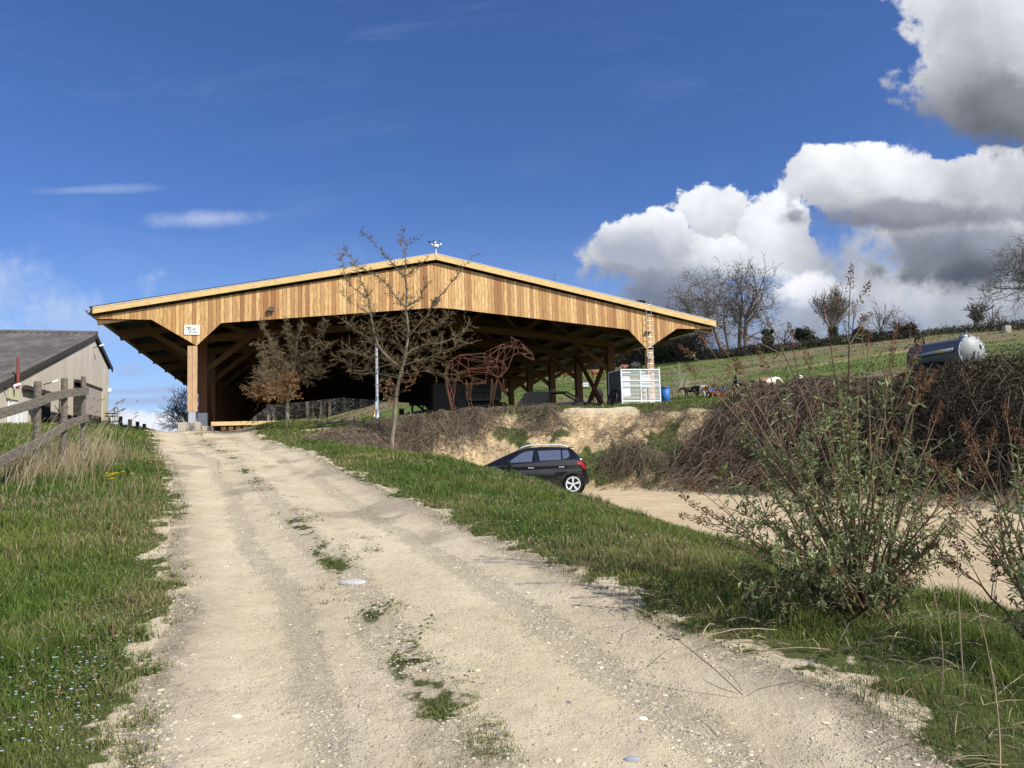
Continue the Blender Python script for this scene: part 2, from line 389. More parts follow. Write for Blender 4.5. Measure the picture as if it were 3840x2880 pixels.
def _tk(r2): return .5*r2*np.log(r2+1e-9)
_P = CT[:, :2]; _n = len(_P)
_K = _tk(((_P[:, None]-_P[None])**2).sum(2))+np.eye(_n)*.8
_A = np.zeros((_n+3, _n+3)); _A[:_n, :_n] = _K; _A[:_n, _n] = 1; _A[:_n, _n+1:] = _P; _A[_n, :_n] = 1; _A[_n+1:, :_n] = _P.T
_wt = np.linalg.solve(_A, np.concatenate([CT[:, 2], [0, 0, 0]]))
def G(x, y):
    x = np.asarray(x, float).ravel(); y = np.asarray(y, float).ravel(); out = np.empty(len(x))
    for i in range(0, len(x), 40000):
        q = np.stack([x[i:i+40000], y[i:i+40000]], 1)
        out[i:i+40000] = _tk(((q[:, None]-_P[None])**2).sum(2))@_wt[:_n]+_wt[_n]+q@_wt[_n+1:]
    rr = np.hypot(x, y); f = sst(rr, 150, 320); return out*(1-f)-6*f
PA = [(3.0, -8), (2.4, -2), (2.0, 1.5), (1.8, 3.2), (1.67, 3.95), (1.28, 4.6), (.92, 5.55), (.26, 7.1), (-.63, 9.1), (-1.84, 11.7), (-4.05, 17.2), (-6.44, 22.7), (-6.6, 26), (-5.9, 29.2)]
PC = [(-5.9, 29.2), (-4, 30.2), (-1, 31.2), (2, 31.3), (4.5, 31.4), (7, 30.5), (8.6, 28.4), (10.6, 25.5), (13, 21.6), (15.6, 17.6), (18.4, 12.6), (23, 4), (30, -8)]
PB = [(6.5, -8), (5.2, 0), (4.6, 4), (4.23, 6.56), (4.0, 7.66), (3.54, 9.4), (3.15, 12.2), (2.75, 15.6), (1.9, 18.6), (.5, 21.6), (-1.4, 23.4), (-3.2, 24.8), (-3.9, 26.2)]
PT = [(-3.9, 26.2), (-3.3, 27.3), (0, 27.5), (2.34, 26.8), (4.6, 25.6), (6.3, 23.6), (7.9, 19.3), (9.1, 17.2), (10.2, 15.4), (12.6, 11.5), (16, 5), (21, -8)]
TL = [(-1.9, -8), (-1.6, 0), (-1.76, 3.43), (-2.11, 4.24), (-2.34, 5), (-2.5, 5.7), (-3.1, 6.83), (-4.85, 10.9), (-6.47, 14.5), (-9.98, 21.6), (-13.2, 28.2), (-16.4, 34.4), (-20, 44), (-26, 60)]
TR = PA[:12]+[(-8.6, 26.6), (-11.8, 33.6), (-13.4, 36), (-16.5, 44), (-22, 60)]
def pdist(x, y, pl):
    d = np.full(np.shape(x), 1e9)
    for (ax, ay), (bx, by) in zip(pl[:-1], pl[1:]):
        dx, dy = bx-ax, by-ay; t = np.clip(((x-ax)*dx+(y-ay)*dy)/(dx*dx+dy*dy), 0, 1)
        d = np.minimum(d, np.hypot(x-ax-t*dx, y-ay-t*dy))
    return d
def inpoly(x, y, pl):
    c = np.zeros(np.shape(x), bool); n = len(pl)
    for i in range(n):
        (ax, ay), (bx, by) = pl[i], pl[(i+1) % n]
        if ay == by: continue
        c ^= ((ay > y) != (by > y)) & (x < (bx-ax)*(y-ay)/(by-ay)+ax)
    return c
LOW = PB+PT[1:]; OUT = PA+PC[1:]; TRK = TL+TR[::-1]
def zones(x, y):
    x = np.asarray(x, float); y = np.asarray(y, float)
    dB, dT, dA, dC = pdist(x, y, PB), pdist(x, y, PT), pdist(x, y, PA), pdist(x, y, PC)
    low = inpoly(x, y, LOW); out = inpoly(x, y, OUT)
    d0 = np.minimum(dB, dT); dO = np.minimum(dA, dC)
    t = np.where(low, 0, np.where(out, d0/(d0+dO+1e-6), 1))
    vb = sst(dB-dT, -1.5, 1.5)         # 0 verge side, 1 bank side
    trk = np.minimum(pdist(x, y, TL), pdist(x, y, TR)); trk = np.where(inpoly(x, y, TRK), trk, -trk)
    lowd = np.where(low, d0, -d0)
    return t, vb, trk, lowd, out & ~low
def H(x, y):
    x = np.asarray(x, float).ravel(); y = np.asarray(y, float).ravel(); g = G(x, y); z = g.copy()
    nr = (np.abs(x) < 45) & (y < 62) & (y > -9)
    xs, ys = x[nr], y[nr]; t, vb, trk, lowd, bk = zones(xs, ys)
    f = (1-(1-t)**(1.25+1.1*sst(ys, 13.5, 20)))*(1-vb)+(1-(1-t)**1.6)*vb
    zz = .03+(g[nr]-.03)*f
    # lumps, ruts and erosion
    gr = sst(-np.maximum(trk, lowd), -.1, .5)
    zz += gr*((fbm(xs*1.1, ys*1.1, 3)-.5)*.16+(fbm(xs*4, ys*4, 5, 3)-.5)*.05)
    b_ = np.where(bk, vb, 0)*sst(t, 0, .15)*sst(t, 1, .8)
    zz += b_*((fbm(xs*.7, ys*.7, 8)-.5)*1.1+(fbm(xs*2.6, ys*2.6, 9)-.5)*.35)
    cen = np.clip(trk, 0, 2.2); rut = np.exp(-((cen-.75)/.35)**2)
    zz += np.where(trk > 0, -.045*rut+.02*sst(cen, 1.2, 1.8)+(fbm(xs*5, ys*5, 12, 3)-.5)*.02, 0)
    z[nr] = zz
    fld = ~nr; z[fld] += (fbm(x[fld]*.25, y[fld]*.25, 21)-.5)*.35
    return z
def H1(x, y): return float(H([x], [y])[0])
def gp(px, py, lo=2., hi=260):
    """where the view line of a photo point meets the ground"""
    r = ray(px, py); t = np.exp(np.linspace(math.log(lo), math.log(hi), 1500)); z = CH+r[2]*t-H(r[0]*t, r[1]*t)
    k = np.argmax(z < 0)
    if z[k] >= 0: k = int(np.argmin(z/t))      # just above the skyline: take the nearest crest
    t = t[k]; return np.array([r[0]*t, r[1]*t, H1(r[0]*t, r[1]*t)])

BGR = [(gp(px, py, 15, 60), s) for px, py, s in ((515, 438, .9), (528, 446, .5), (662, 440, .7), (655, 466, .7), (604, 455, .5), (685, 406, 1.0), (672, 425, .5), (640, 405, .6), (450, 412, 1.2), (540, 409, 1.3), (480, 411, 1.2), (650, 485, .4))]
def across(x, y):      # 0 at the left edge of the track, 1 at the right
    a, b = pdist(x, y, TL), pdist(x, y, TR); return a/(a+b+1e-6)
def stony(x, y, trk):
    c = across(x, y)+(fbm(x*.7, y*.7, 41)-.5)*.10; gs = lambda m_, w_: np.exp(-((c-m_)/w_)**2)
    return np.where(trk > 0, np.clip(.9*gs(.27, .045)+.8*gs(.44, .07)+1.0*gs(.76, .05)+.7*gs(.97, .06)+.6*gs(.02, .05), 0, 1), 0)
# grass cover 0..1, used by the ground shader (as vertex weights) and by the blades
CLUMP = [(gp(px, py), s) for px, py, s in [(344, 566, .3), (352, 560, .22), (330, 585, .2), (398, 612, .26), (432, 628, .3), (455, 686, .2), (470, 693, .16), (478, 735, .22), (486, 758, .2), (334, 600, .14),
   (212, 446, .9), (225, 452, .7), (238, 462, .6), (195, 434, .8), (245, 471, .5), (300, 510, .3), (310, 520, .3), (372, 550, .2), (372, 538, .2), (290, 497, .3), (340, 548, .2), (170, 600, .16), (178, 612, .16), (172, 620, .12)]]
def cover(x, y, blade=False):
    t, vb, trk, lowd, bk = zones(x, y)
    e = np.maximum(trk, lowd)+(fbm(x*1.3, y*1.3, 31)-.5)*.55+(fbm(x*7, y*7, 33, 3)-.5)*.6
    g = sst(e, .34, -.30)**1.6 if blade else sst(e, .10, -.25)
    bank = np.where(bk, vb, 0)*sst(t, .97, .85)
    pn = fbm(x*.55, y*.55, 35)
    g = g*(1-bank)+g*bank*sst(pn, .49, .56)*.9
    for c, s in BGR: g = np.maximum(g, bank*sst(np.hypot(x-c[0], y-c[1])/s+(fbm(x*3, y*3, 38, 3)-.5)*1.6, 1.0, .4))
    sand = np.exp(-(((x-3.6)/1.7)**2+((y-31)/1.9)**2)); sand2 = np.exp(-(((x+7.4)/.9)**2+((y-29.3)/.6)**2))
    g = g*(1-sst(sand+sand2, .35, .6))
    for c, s in CLUMP:
        d = np.hypot(x-c[0], (y-c[1]))/s; g = np.maximum(g, sst(d+(fbm(x*7, y*7, 37, 3)-.5)*2.6, 1.0, .1)*.42)
    cc_ = across(x, y); cen = np.exp(-((cc_-.45)/.05)**2)*(trk > 0)*sst(fbm(x*1.7, y*1.1, 39), .42, .60)*sst(fbm(x*8, y*8, 40, 2), .35, .6)
    g = np.maximum(g, cen*.75)
    return g, bank, trk, lowd
def bankf(x, y):
    t, vb, trk, lowd, bk = zones(x, y); return np.where(bk, vb, 0), t
def heap(x, y):     # thickness of the thicket on the right-hand bank
    b_, t = bankf(x, y); s = x*.66+(27-y)*.75       # distance along the bank
    edge = sst(s, 4.2, 6.4); beyond = .4*sst(pdist(x, y, PC), 2.4, .2)*(~inpoly(x, y, OUT))
    core = np.maximum(b_*sst(t, .02, .22), beyond)
    return core*edge*(.30+.30*sst(s, 7, 15))*(.55+.75*fbm(x*.45, y*.45, 51)+.25*fbm(x*1.6, y*1.6, 52))*(.8+.35*sst(s, 6, 12))
def build_ground():
    r = [0.0, .6, 1.2]; rr = 1.6
    while rr < 2500: r.append(rr); rr *= 1.0115 if rr < 70 else 1.03 if rr < 400 else 1.12
    r = np.array(r)
    th = np.concatenate([np.arange(-46, 46, .16), np.arange(46, 314, 3.)]); th = np.radians(th); nt = len(th)
    X = np.outer(r, np.sin(th)); Y = np.outer(r, np.cos(th)); x, y = X.ravel(), Y.ravel()
    z = H(x, y); g, bank, trk, lowd = cover(x, y)
    fld = sst(y+x*.3, 36, 44); pad = np.maximum(0, 1)
    # inside the barn: floor mask, its shade painted in as a dark colour
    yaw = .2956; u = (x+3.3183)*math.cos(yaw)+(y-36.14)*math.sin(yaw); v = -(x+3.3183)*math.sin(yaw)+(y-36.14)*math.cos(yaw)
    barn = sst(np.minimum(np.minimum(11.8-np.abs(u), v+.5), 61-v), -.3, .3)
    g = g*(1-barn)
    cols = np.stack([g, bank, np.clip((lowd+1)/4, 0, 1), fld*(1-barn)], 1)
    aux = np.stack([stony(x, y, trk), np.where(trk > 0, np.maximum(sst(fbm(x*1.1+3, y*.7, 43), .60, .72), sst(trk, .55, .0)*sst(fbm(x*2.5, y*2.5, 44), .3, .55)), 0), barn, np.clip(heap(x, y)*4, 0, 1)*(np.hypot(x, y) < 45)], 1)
    idx = np.arange(len(r)*nt).reshape(len(r), nt); a = idx[:-1]; b = np.roll(idx, -1, 1)[:-1]; c = np.roll(idx, -1, 1)[1:]; d = idx[1:]
    F_ = np.stack([a, d, c, b], -1).reshape(-1, 4); V_ = np.stack([x, y, z], 1)
    fc = V_[F_].mean(1); _, _, tk, lw, _ = zones(fc[:, 0], fc[:, 1]); near = fc[:, 1] < 62
    sel_t = (tk > 0) & near; sel_l = (lw > 0) & (np.hypot(fc[:, 0], fc[:, 1]) < 60); rest = ~(sel_t | sel_l)
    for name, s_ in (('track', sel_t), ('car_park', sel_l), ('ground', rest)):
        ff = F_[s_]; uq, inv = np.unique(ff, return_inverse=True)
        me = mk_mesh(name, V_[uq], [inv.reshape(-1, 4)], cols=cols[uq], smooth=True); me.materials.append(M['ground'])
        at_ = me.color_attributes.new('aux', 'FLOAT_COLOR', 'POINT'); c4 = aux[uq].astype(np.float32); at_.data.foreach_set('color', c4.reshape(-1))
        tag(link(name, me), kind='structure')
def ground_mat():
    m = bpy.data.materials.new('ground soil and grass'); m.use_nodes = True; n = NT(m.node_tree); b = m.node_tree.nodes['Principled BSDF']
    b.inputs['Roughness'].default_value = .95; b.inputs['Specular IOR Level'].default_value = .1
    an = n.new('ShaderNodeAttribute', attribute_name='col'); sp = n.new('ShaderNodeSeparateColor'); n.link(an.outputs[0], sp.inputs[0])
    g, bank, low, fld = sp.outputs[0], sp.outputs[1], sp.outputs[2], an.outputs[3]
    P = n.new('ShaderNodeNewGeometry').outputs['Position']
    big = n.noise(P, .8, 5, .6); mid = n.noise(P, 5, 6, .65); fine = n.noise(P, 45, 5, .7); vfine = n.noise(P, 160, 3, .7)
    sand = n.mix(n.sstep(big, .35, .7), (.55, .46, .31), (.64, .55, .395))
    sand = n.mix(n.math('MULTIPLY', n.sstep(mid, .45, .75), .5), sand, (.39, .325, .225))
    sand = n.mix(n.math('MULTIPLY', n.sstep(fine, .5, .72), .6), sand, (.66, .60, .47))
    sand = n.mix(n.math('MULTIPLY', n.sstep(vfine, .52, .35), .35), sand, (.30, .24, .16))
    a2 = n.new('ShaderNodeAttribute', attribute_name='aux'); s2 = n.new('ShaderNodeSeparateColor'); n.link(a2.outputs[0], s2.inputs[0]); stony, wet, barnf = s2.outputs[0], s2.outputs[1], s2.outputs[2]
    rough_ = n.sstep(n.math('ADD', stony, n.math('MULTIPLY', n.math('SUBTRACT', n.noise(P, 7, 6, .7), .5), 1.6)), .35, .75)
    sand = n.mix(n.math('MULTIPLY', rough_, .36), sand, n.mix(n.sstep(n.noise(P, 30, 4, .7), .42, .6), (.42, .35, .24), (.68, .60, .46)))
    sand = n.mix(n.math('MULTIPLY', wet, .6), sand, (.25, .205, .15))
    dk = n.math('MULTIPLY', n.sstep(n.noise(n.scalevec(P, 1.3, .8, 1), 2.3, 5, .7), .60, .70), .5); sand = n.mix(dk, sand, (.30, .245, .17))
    lt = n.math('MULTIPLY', n.sstep(n.noise(P, 19, 4, .75), .60, .68), .5); sand = n.mix(lt, sand, (.24, .20, .14))
    vo = n.new('ShaderNodeTexVoronoi'); n.link(P, vo.inputs[0]); vo.inputs['Scale'].default_value = 34
    peb = n.math('MULTIPLY', n.sstep(vo.outputs['Distance'], .28, .16), n.sstep(n.noise(P, 2.2, 4, .6), .42, .62))
    sand = n.mix(n.math('MULTIPLY', peb, .8), sand, (.62, .56, .45))
    park = n.mix(n.sstep(n.noise(P, 1.2, 6, .6), .3, .75), (.50, .39, .245), (.63, .505, .335))
    park = n.mix(n.math('MULTIPLY', n.sstep(n.noise(n.scalevec(P, .22, 1.6, 1), 1.5, 6, .65, .6), .48, .66), .5), park, (.40, .305, .19))
    lowf = n.sstep(low, .24, .34); sand = n.mix(lowf, sand, park)
    soil = n.mix(n.sstep(n.noise(P, 1.6, 7, .65), .35, .65), (.58, .44, .25), (.38, .28, .16))
    soil = n.mix(n.math('MULTIPLY', n.sstep(n.noise(P, 9, 5, .6), .5, .6), .7), soil, (.13, .10, .065))
    base = n.mix(barnf, n.mix(bank, sand, soil), (.085, .065, .045))  # barn floor darkened in the colour to deepen the shade under the roof
    gcol = n.mix(n.sstep(n.noise(P, 3, 5, .6), .35, .7), (.055, .075, .022), (.10, .115, .04))
    gcol = n.mix(n.math('MULTIPLY', n.sstep(n.noise(P, 1.4, 4, .6), .5, .7), .5), gcol, (.17, .13, .065))
    gm = n.sstep(n.math('ADD', g, n.math('MULTIPLY', n.math('SUBTRACT', n.noise(P, 14, 5, .7), .5), .9)), .35, .6)
    base = n.mix(gm, base, gcol)
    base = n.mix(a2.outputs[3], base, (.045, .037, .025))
    # hillside pasture beyond the barn: mown green, scuffed earth and yellowed tracks
    f1 = n.mix(n.sstep(n.noise(P, .35, 7, .7), .35, .7), (.085, .135, .03), (.14, .17, .055))
    f1 = n.mix(n.math('MULTIPLY', n.sstep(n.noise(n.scalevec(P, .35, 1, 1), .09, 7, .65), .44, .56), .85), f1, (.20, .15, .095))
    f1 = n.mix(n.math('MULTIPLY', n.sstep(n.noise(n.scalevec(P, .12, 1, 1), .16, 4, .5), .62, .68), .6), f1, (.34, .28, .12))
    f1 = n.mix(n.math('MULTIPLY', n.sstep(n.noise(P, 1.3, 6, .7), .5, .8), .5), f1, (.06, .08, .025))
    base = n.mix(n.math('MULTIPLY', fld, n.math('SUBTRACT', 1, a2.outputs[3])), base, f1)
    n.link(base, b.inputs['Base Color'])
    hh = n.math('ADD', n.math('MULTIPLY', fine, n.math('ADD', .25, n.math('MULTIPLY', rough_, .7))), n.math('ADD', n.math('MULTIPLY', mid, .8), n.math('ADD', n.math('MULTIPLY', vfine, .2), n.math('MULTIPLY', peb, .5))))
    bn = n.new('ShaderNodeBump'); bn.inputs['Strength'].default_value = 1.0; bn.inputs['Distance'].default_value = .035
    n.link(hh, bn.inputs['Height']); n.link(bn.outputs[0], b.inputs['Normal'])
    return m
M['ground'] = ground_mat()
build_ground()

# ------------------------------------------------------------ timber barn
YAW = .2956; BO = np.array([-3.3183, 36.1393])
br = np.array([math.cos(YAW), math.sin(YAW)]); ba = np.array([-math.sin(YAW), math.cos(YAW)])
def bw(u, v): return BO+br*u+ba*v             # barn coordinates to world
def gab(px, py, yl=0.):                        # photo point on the gable plane -> (u, z)
    d = ray(px, py); t = (yl+BO@ba)/(d[:2]@ba); p = d*t; q = p[:2]-BO; return float(q@br), float(p[2]+CH)
barn = empty('timber_barn', (BO[0], BO[1], 0), YAW)
tag(barn, 'huge open timber barn with larch plank gable, wide eaves and low pitched roof', 'barn')
NB, BAY, HW = 12, 5.0, 14.78
PI_, PO_ = 10.78, 11.16
def ztop(u): return 10.62-.198*abs(u+.15)
def zbot(u):
    a = abs(u)
    xs = [0, .6, 9.8, 10.8, 11.16, 12.6, 15]; zs = [8.34, 8.31, 7.44, 6.42, 6.65, 7.535, 7.535]
    return float(np.interp(a, xs, zs))
brk = [0.6, 9.8, 10.8, 11.16, 12.6]
def cladding(y0):
    mb = MB(); u = -HW; i = 0
    while u < HW-.05:
        wd = .160; u2 = min(u+wd, HW); cuts = sorted([u+.003]+[s*b for b in brk for s in (-1, 1) if u+.004 < s*b < u2-.004]+[u2-.003])
        dy = random.uniform(-.003, .003)
        poly = [(c, zbot(c)) for c in cuts]+[(c, ztop(c)-.10) for c in cuts[::-1]]
        v = random.random()
        if random.random() < .12: v *= .25
        mb.prism(poly, 1, y0-.022+dy, y0, rnd=v); u += .165
    return mb
cl = cladding(0).build('gable_cladding', M['plank'], barn)
c2 = cl.copy(); C.objects.link(c2); c2.parent = barn; c2.location = (0, NB*BAY+.2, 0)
# backing frame so that the boards have depth behind them
def gable_frame(y):
    mb = MB()
    for s in (-1, 1):
        mb.beam((s*.2, y, ztop(.2)-.35), (s*HW*.995, y, ztop(HW)-.24), .12, .3)
        mb.beam((s*.3, y, 8.47), (s*9.8, y, 7.60), .12, .2)
        mb.beam((s*12.7, y, 7.65), (s*HW*.995, y, 7.65), .12, .16)
    return mb
gable_frame(.09).build('gable_frame', M['beam'], barn); gable_frame(NB*BAY+.1).build('gable_frame', M['beam'], barn)
RT = 10.93
def rf(u): return RT-.199*abs(u+.19)
for s in (-1, 1):
    mb = MB(); y0, y1 = -.20, NB*BAY+.45; e = s*(HW+.22); c0 = -.19
    # corrugated sheet as a real zig-zag section along the eave direction
    n = 300; P = []
    for i in range(n+1):
        y = y0+(y1-y0)*i/n; h = .035 if i % 2 else 0
        P += [(c0, y, rf(c0)+.02+h), (e, y, rf(e)+.02+h)]
    mb.add(P, [(2*i, 2*i+1, 2*i+3, 2*i+2) for i in range(n)])
    mb.add([(p[0], p[1], p[2]-.012) for p in P], [(2*i, 2*i+2, 2*i+3, 2*i+1) for i in range(n)])
    mb.build('roof', M['metalroof'], barn)
    for y in (-.20, NB*BAY+.42):
        mb = MB(); rk = 4; us = np.linspace(c0, s*(HW+.05), rk+1)
        for a, b in zip(us[:-1], us[1:]):
            poly = [(a, rf(a)-.30), (b-s*.006, rf(b)-.30), (b-s*.006, rf(b)-.015), (a, rf(a)-.015)]
            mb.prism(poly, 1, y-.025, y+.025, rnd=.5)
        mb.build('rake_board', M['rake'], barn)
        mb = MB(); mb.prism([(c0, rf(c0)-.008), (s*(HW+.05), rf(HW+.05)-.008), (s*(HW+.05), rf(HW+.05)+.02), (c0, rf(c0)+.02)], 1, y-.035, y+.03); mb.build('roof_edge_trim', M['galv'], barn)
    # purlins
    for k in range(11):
        u = c0+s*(.35+k*1.43); mb = MB()
        for j in range(NB): mb.box((u-.045, (-.17 if j == 0 else -.40)+j*BAY*1.0+(.35 if j else 0), rf(u)-.27), (u+.045, j*BAY+BAY-.06, rf(u)-.02), rnd=random.random())
        mb.build('purlin', M['beam'], barn)
    # eave board and gutter
    MB().box((s*(HW+.1)-.02, -.17, rf(HW)-.20), (s*(HW+.1)+.02, NB*BAY+.35, rf(HW)-.04)).build('eave_board', M['beam'], barn)
    mb = MB(); pr = [(.0, .10), (.02, -.02), (.10, -.07), (.18, -.02), (.20, .10), (.19, .10), (.17, -.01), (.10, -.055), (.03, -.01), (.01, .10)]
    mb.prism([(s*(HW+.13+a), rf(HW)-.17+b) for a, b in pr], 1, -.3, NB*BAY+.5)
    mb.build('gutter', M['galv'], barn)
# frames
def frame_parts(s):
    ch = MB(); ch.beam((0, 0, rf(0)-.46), (s*(HW-.05), 0, rf(HW)-.46), .16, .34)
    tail = MB(); tail.beam((s*10.9, 0, 8.05), (s*(HW-.02), 0, 7.70), .26, .28)
    tail.box((min(s*HW, s*(HW-.05)), -.14, 7.53), (max(s*HW, s*(HW-.05)), .14, 7.84))
    lo = MB(); lo.beam((0, 0, 8.46), (s*11.1, 0, 7.42), .24, .34)
    wb = MB()
    for a, b in ((.9, 2.3), (3.9, 2.5), (4.1, 5.5), (7.0, 5.7), (7.2, 8.6), (10.2, 8.8)):
        wb.beam((s*a, 0, rf(a)-.6), (s*b, 0, 8.46-.0937*b+.12), .12, .2)
    kb = MB(); kb.beam((s*11.0, 0, 5.75), (s*8.7, 0, 7.62), .14, .26)
    ob = MB(); ob.beam((s*11.1, 0, 6.35), (s*13.4, 0, 7.75), .14, .24)
    return [('rafter_chord', ch), ('eave_tail', tail), ('bottom_chord', lo), ('truss_web', wb), ('knee_brace', kb), ('eave_brace', ob)]
for s in (-1, 1):
    pr = frame_parts(s); objs = [mb.build(nm, M['beam'], barn) for nm, mb in pr]
    pz = MB().box((s*PI_ if s > 0 else -PO_-.02, -.19, 0), ((PO_+.02) if s > 0 else -PI_, .19, 4.9)).build('post', M['post'], barn)
    base_z = {}
    for k in range(1, NB+1):
        y = k*BAY-(.3 if k == NB else 0)
        for o in objs:
            o2 = o if k == 1 else o.copy()
            if k > 1: C.objects.link(o2)
            o2.location = (0, y, 0)
        wx, wy = bw(s*10.97, y); zg = H1(wx, wy)-.15
        p2 = pz if k == 1 else pz.copy()
        if k > 1: C.objects.link(p2)
        p2.location = (0, y, zg if s > 0 else 2.85); p2.scale = (1, 1, (7.5-p2.location[2])/4.9)
# front posts of the gable: paired pale boards on a steel shoe and a concrete footing
for s in (-1, 1):
    zb = 3.56 if s < 0 else 3.5
    mb = MB(); a, b = sorted((s*PI_, s*PO_)); mid = (a+b)/2
    mb.box((a, -.03, zb), (mid-.006, .20, 6.41), rnd=.3); mb.box((mid+.006, -.03, zb), (b, .20, 6.41), rnd=.6)
    p = mb.build('front_post', M['rake'] if 0 else M['pale'], barn)
    MB().box((a+.04, -.015, zb-.55 if s < 0 else 2.9), (b-.06, .18, zb)).build('post_shoe', M['galv'], p)
for (a, b, y0, y1, z0, z1) in ((-11.50, -10.62, -.35, .5, 2.3, 3.09), (-10.60, -10.22, .1, 1.2, 2.3, 2.93), (-11.3, -10.5, 4.5, 5.5, 2.3, 3.0)):
    mb = MB().box((a, y0, z0), (b, y1, z1)); o = mb.build('footing', M['concrete'], barn)
    bv = o.modifiers.new('b', 'BEVEL'); bv.width = .012; bv.segments = 2
MB().box((-11.2, 4.95-.22, 2.9), (-10.76, 4.95+.24, 3.75)).build('post_shoe', M['galv'], barn)
# X brace between the first two posts on the right, leaning braces on the left
mb = MB(); mb.beam((10.9, 5.15, 3.1), (10.9, 9.85, 7.2), .14, .22, up=(1, 0, 0)); mb.build('cross_brace', M['post'], barn)
mb = MB(); mb.beam((11.08, 9.85, 3.2), (11.08, 5.15, 7.2), .14, .22, up=(1, 0, 0)); mb.build('cross_brace', M['post'], barn)
mb = MB(); mb.beam((-10.95, 5.2, 6.9), (-10.95, 9.4, 3.0), .14, .22, up=(1, 0, 0)); mb.build('cross_brace', M['post'], barn)
# sided wall on the left from the third post on
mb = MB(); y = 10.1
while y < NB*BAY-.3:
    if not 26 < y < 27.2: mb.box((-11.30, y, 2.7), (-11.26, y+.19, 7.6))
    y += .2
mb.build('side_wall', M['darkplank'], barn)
MB().box((-11.24, 26.1, 2.95), (-11.19, 27.1, 5.0)).build('side_door', mat('green door', (.03, .06, .05), .6), barn)
# sill timber and log ends along the front
MB().box((-10.2, -.1, 2.93), (-4.4, .16, 3.10)).build('sill_beam', M['rake'], barn)
mb = MB()
for i in range(8): mb.lathe([(0, -.3), (.11, -.3), (.11, .3), (0, .3)], c=(-9.7+i*.30, .25, 2.80), axis='y', k=10)
mb.build('sill_logs', M['beam'], barn)
# ladder with hoops on the right post
la = MB(); ux = 10.9
for d in (-.14, .14): la.tube([(ux+d, -.22, 3.6), (ux+d, -.22, 8.95)], .014, 6)
z = 3.7
while z < 8.95: la.tube([(ux-.14, -.22, z), (ux+.14, -.22, z)], .010, 5); z += .28
ld = la.build('access_ladder', M['galv'], barn)
for z in (6.0, 7.35):
    MB().box((ux-.17, -.24, z-.018), (ux+.17, -.03, z+.018)).build('ladder_bracket', M['galv'], ld)
# small black cowl on the roof edge above the ladder
cw = MB(); cw.lathe([(0, .0), (.16, 0), (.34, .06), (.30, .13), (.1, .17), (0, .17)], c=(10.6, .1, rf(10.6)+.05)); cw.build('roof_cowl', M['black'], barn, smooth=True)
# floodlights
for (px, py) in ((271.5, 310), (436.8, 300)):
    u, z = gab(px, py); f_ = MB().cbox((u, -.16, z), (.24, .10, .20)).build('floodlight', M['dark'], barn)
    MB().cbox((u, -.215, z), (.20, .012, .15)).build('lens', M['glass'], f_)
    MB().box((u-.03, -.11, z-.04), (u+.03, -.02, z+.04)).build('bracket', M['black'], f_)
# sign
def text_obj(s, size, m, parent, loc, rot=(R(90), 0, 0), name='lettering', ext=.004, shear=0, align='CENTER'):
    cu = bpy.data.curves.new('t', 'FONT'); cu.body = s; cu.size = size; cu.extrude = ext; cu.align_x = align; cu.align_y = 'CENTER'; cu.shear = shear
    to = bpy.data.objects.new('t', cu); C.objects.link(to); bpy.context.view_layer.update()
    me = bpy.data.meshes.new_from_object(to.evaluated_get(bpy.context.evaluated_depsgraph_get())); bpy.data.objects.remove(to)
    me.materials.clear(); me.materials.append(m); o = link(name, me, parent, loc); o.rotation_euler = rot; return o
u0, z0 = gab(184.5, 325.1); u1, z1 = gab(199.9, 334.9); su, sz = (u0+u1)/2, (z0+z1)/2; sw, sh = (u1-u0), (z0-z1)
wx, wy = bw(su, -.05)
sign = empty('company_sign', (wx, wy, sz), YAW); tag(sign, 'white company sign with black script R logo on the barn gable', 'sign')
MB().cbox((0, 0, 0), (sw, .02, sh)).build('panel', M['white'], sign)
def stroke(pts, w_, y=-.013):
    mb = MB(); pts = [np.array(p) for p in pts]
    for a, b in zip(pts[:-1], pts[1:]): mb.beam((a[0], y, a[1]), (b[0], y, b[1]), .004, w_, up=(0, 1, 0)) if 0 else mb.beam((a[0], y, a[1]), (b[0], y, b[1]), w_, .004, up=(0, 1, 0))
    return mb
lg = MB()
for pts, w_ in (([(-.39, .135), (-.1, .14), (-.07, .10), (-.11, .06)], .038), ([(-.2, .12), (-.22, .04), (-.26, -.0)], .05), ([(-.21, .05), (-.15, -.03), (.0, -.045)], .03)):
    q = stroke([(a*sw, b*sh/.75*1.25) for a, b in pts], w_*sh*1.7); lg.v += q.v; lg.f4 += [tuple(i+lg.n for i in f) for f in q.f4]; lg.n += q.n; lg.r += q.r
lg.build('logo', M['ink'], sign)
text_obj('éal', .13*sh/.4, M['ink'], sign, (.12*sw, -.012, .10*sh), shear=.5, name='script')
text_obj('CELLIER', .105*sh/.4, M['ink'], sign, (0, -.012, -.27*sh), name='lettering')
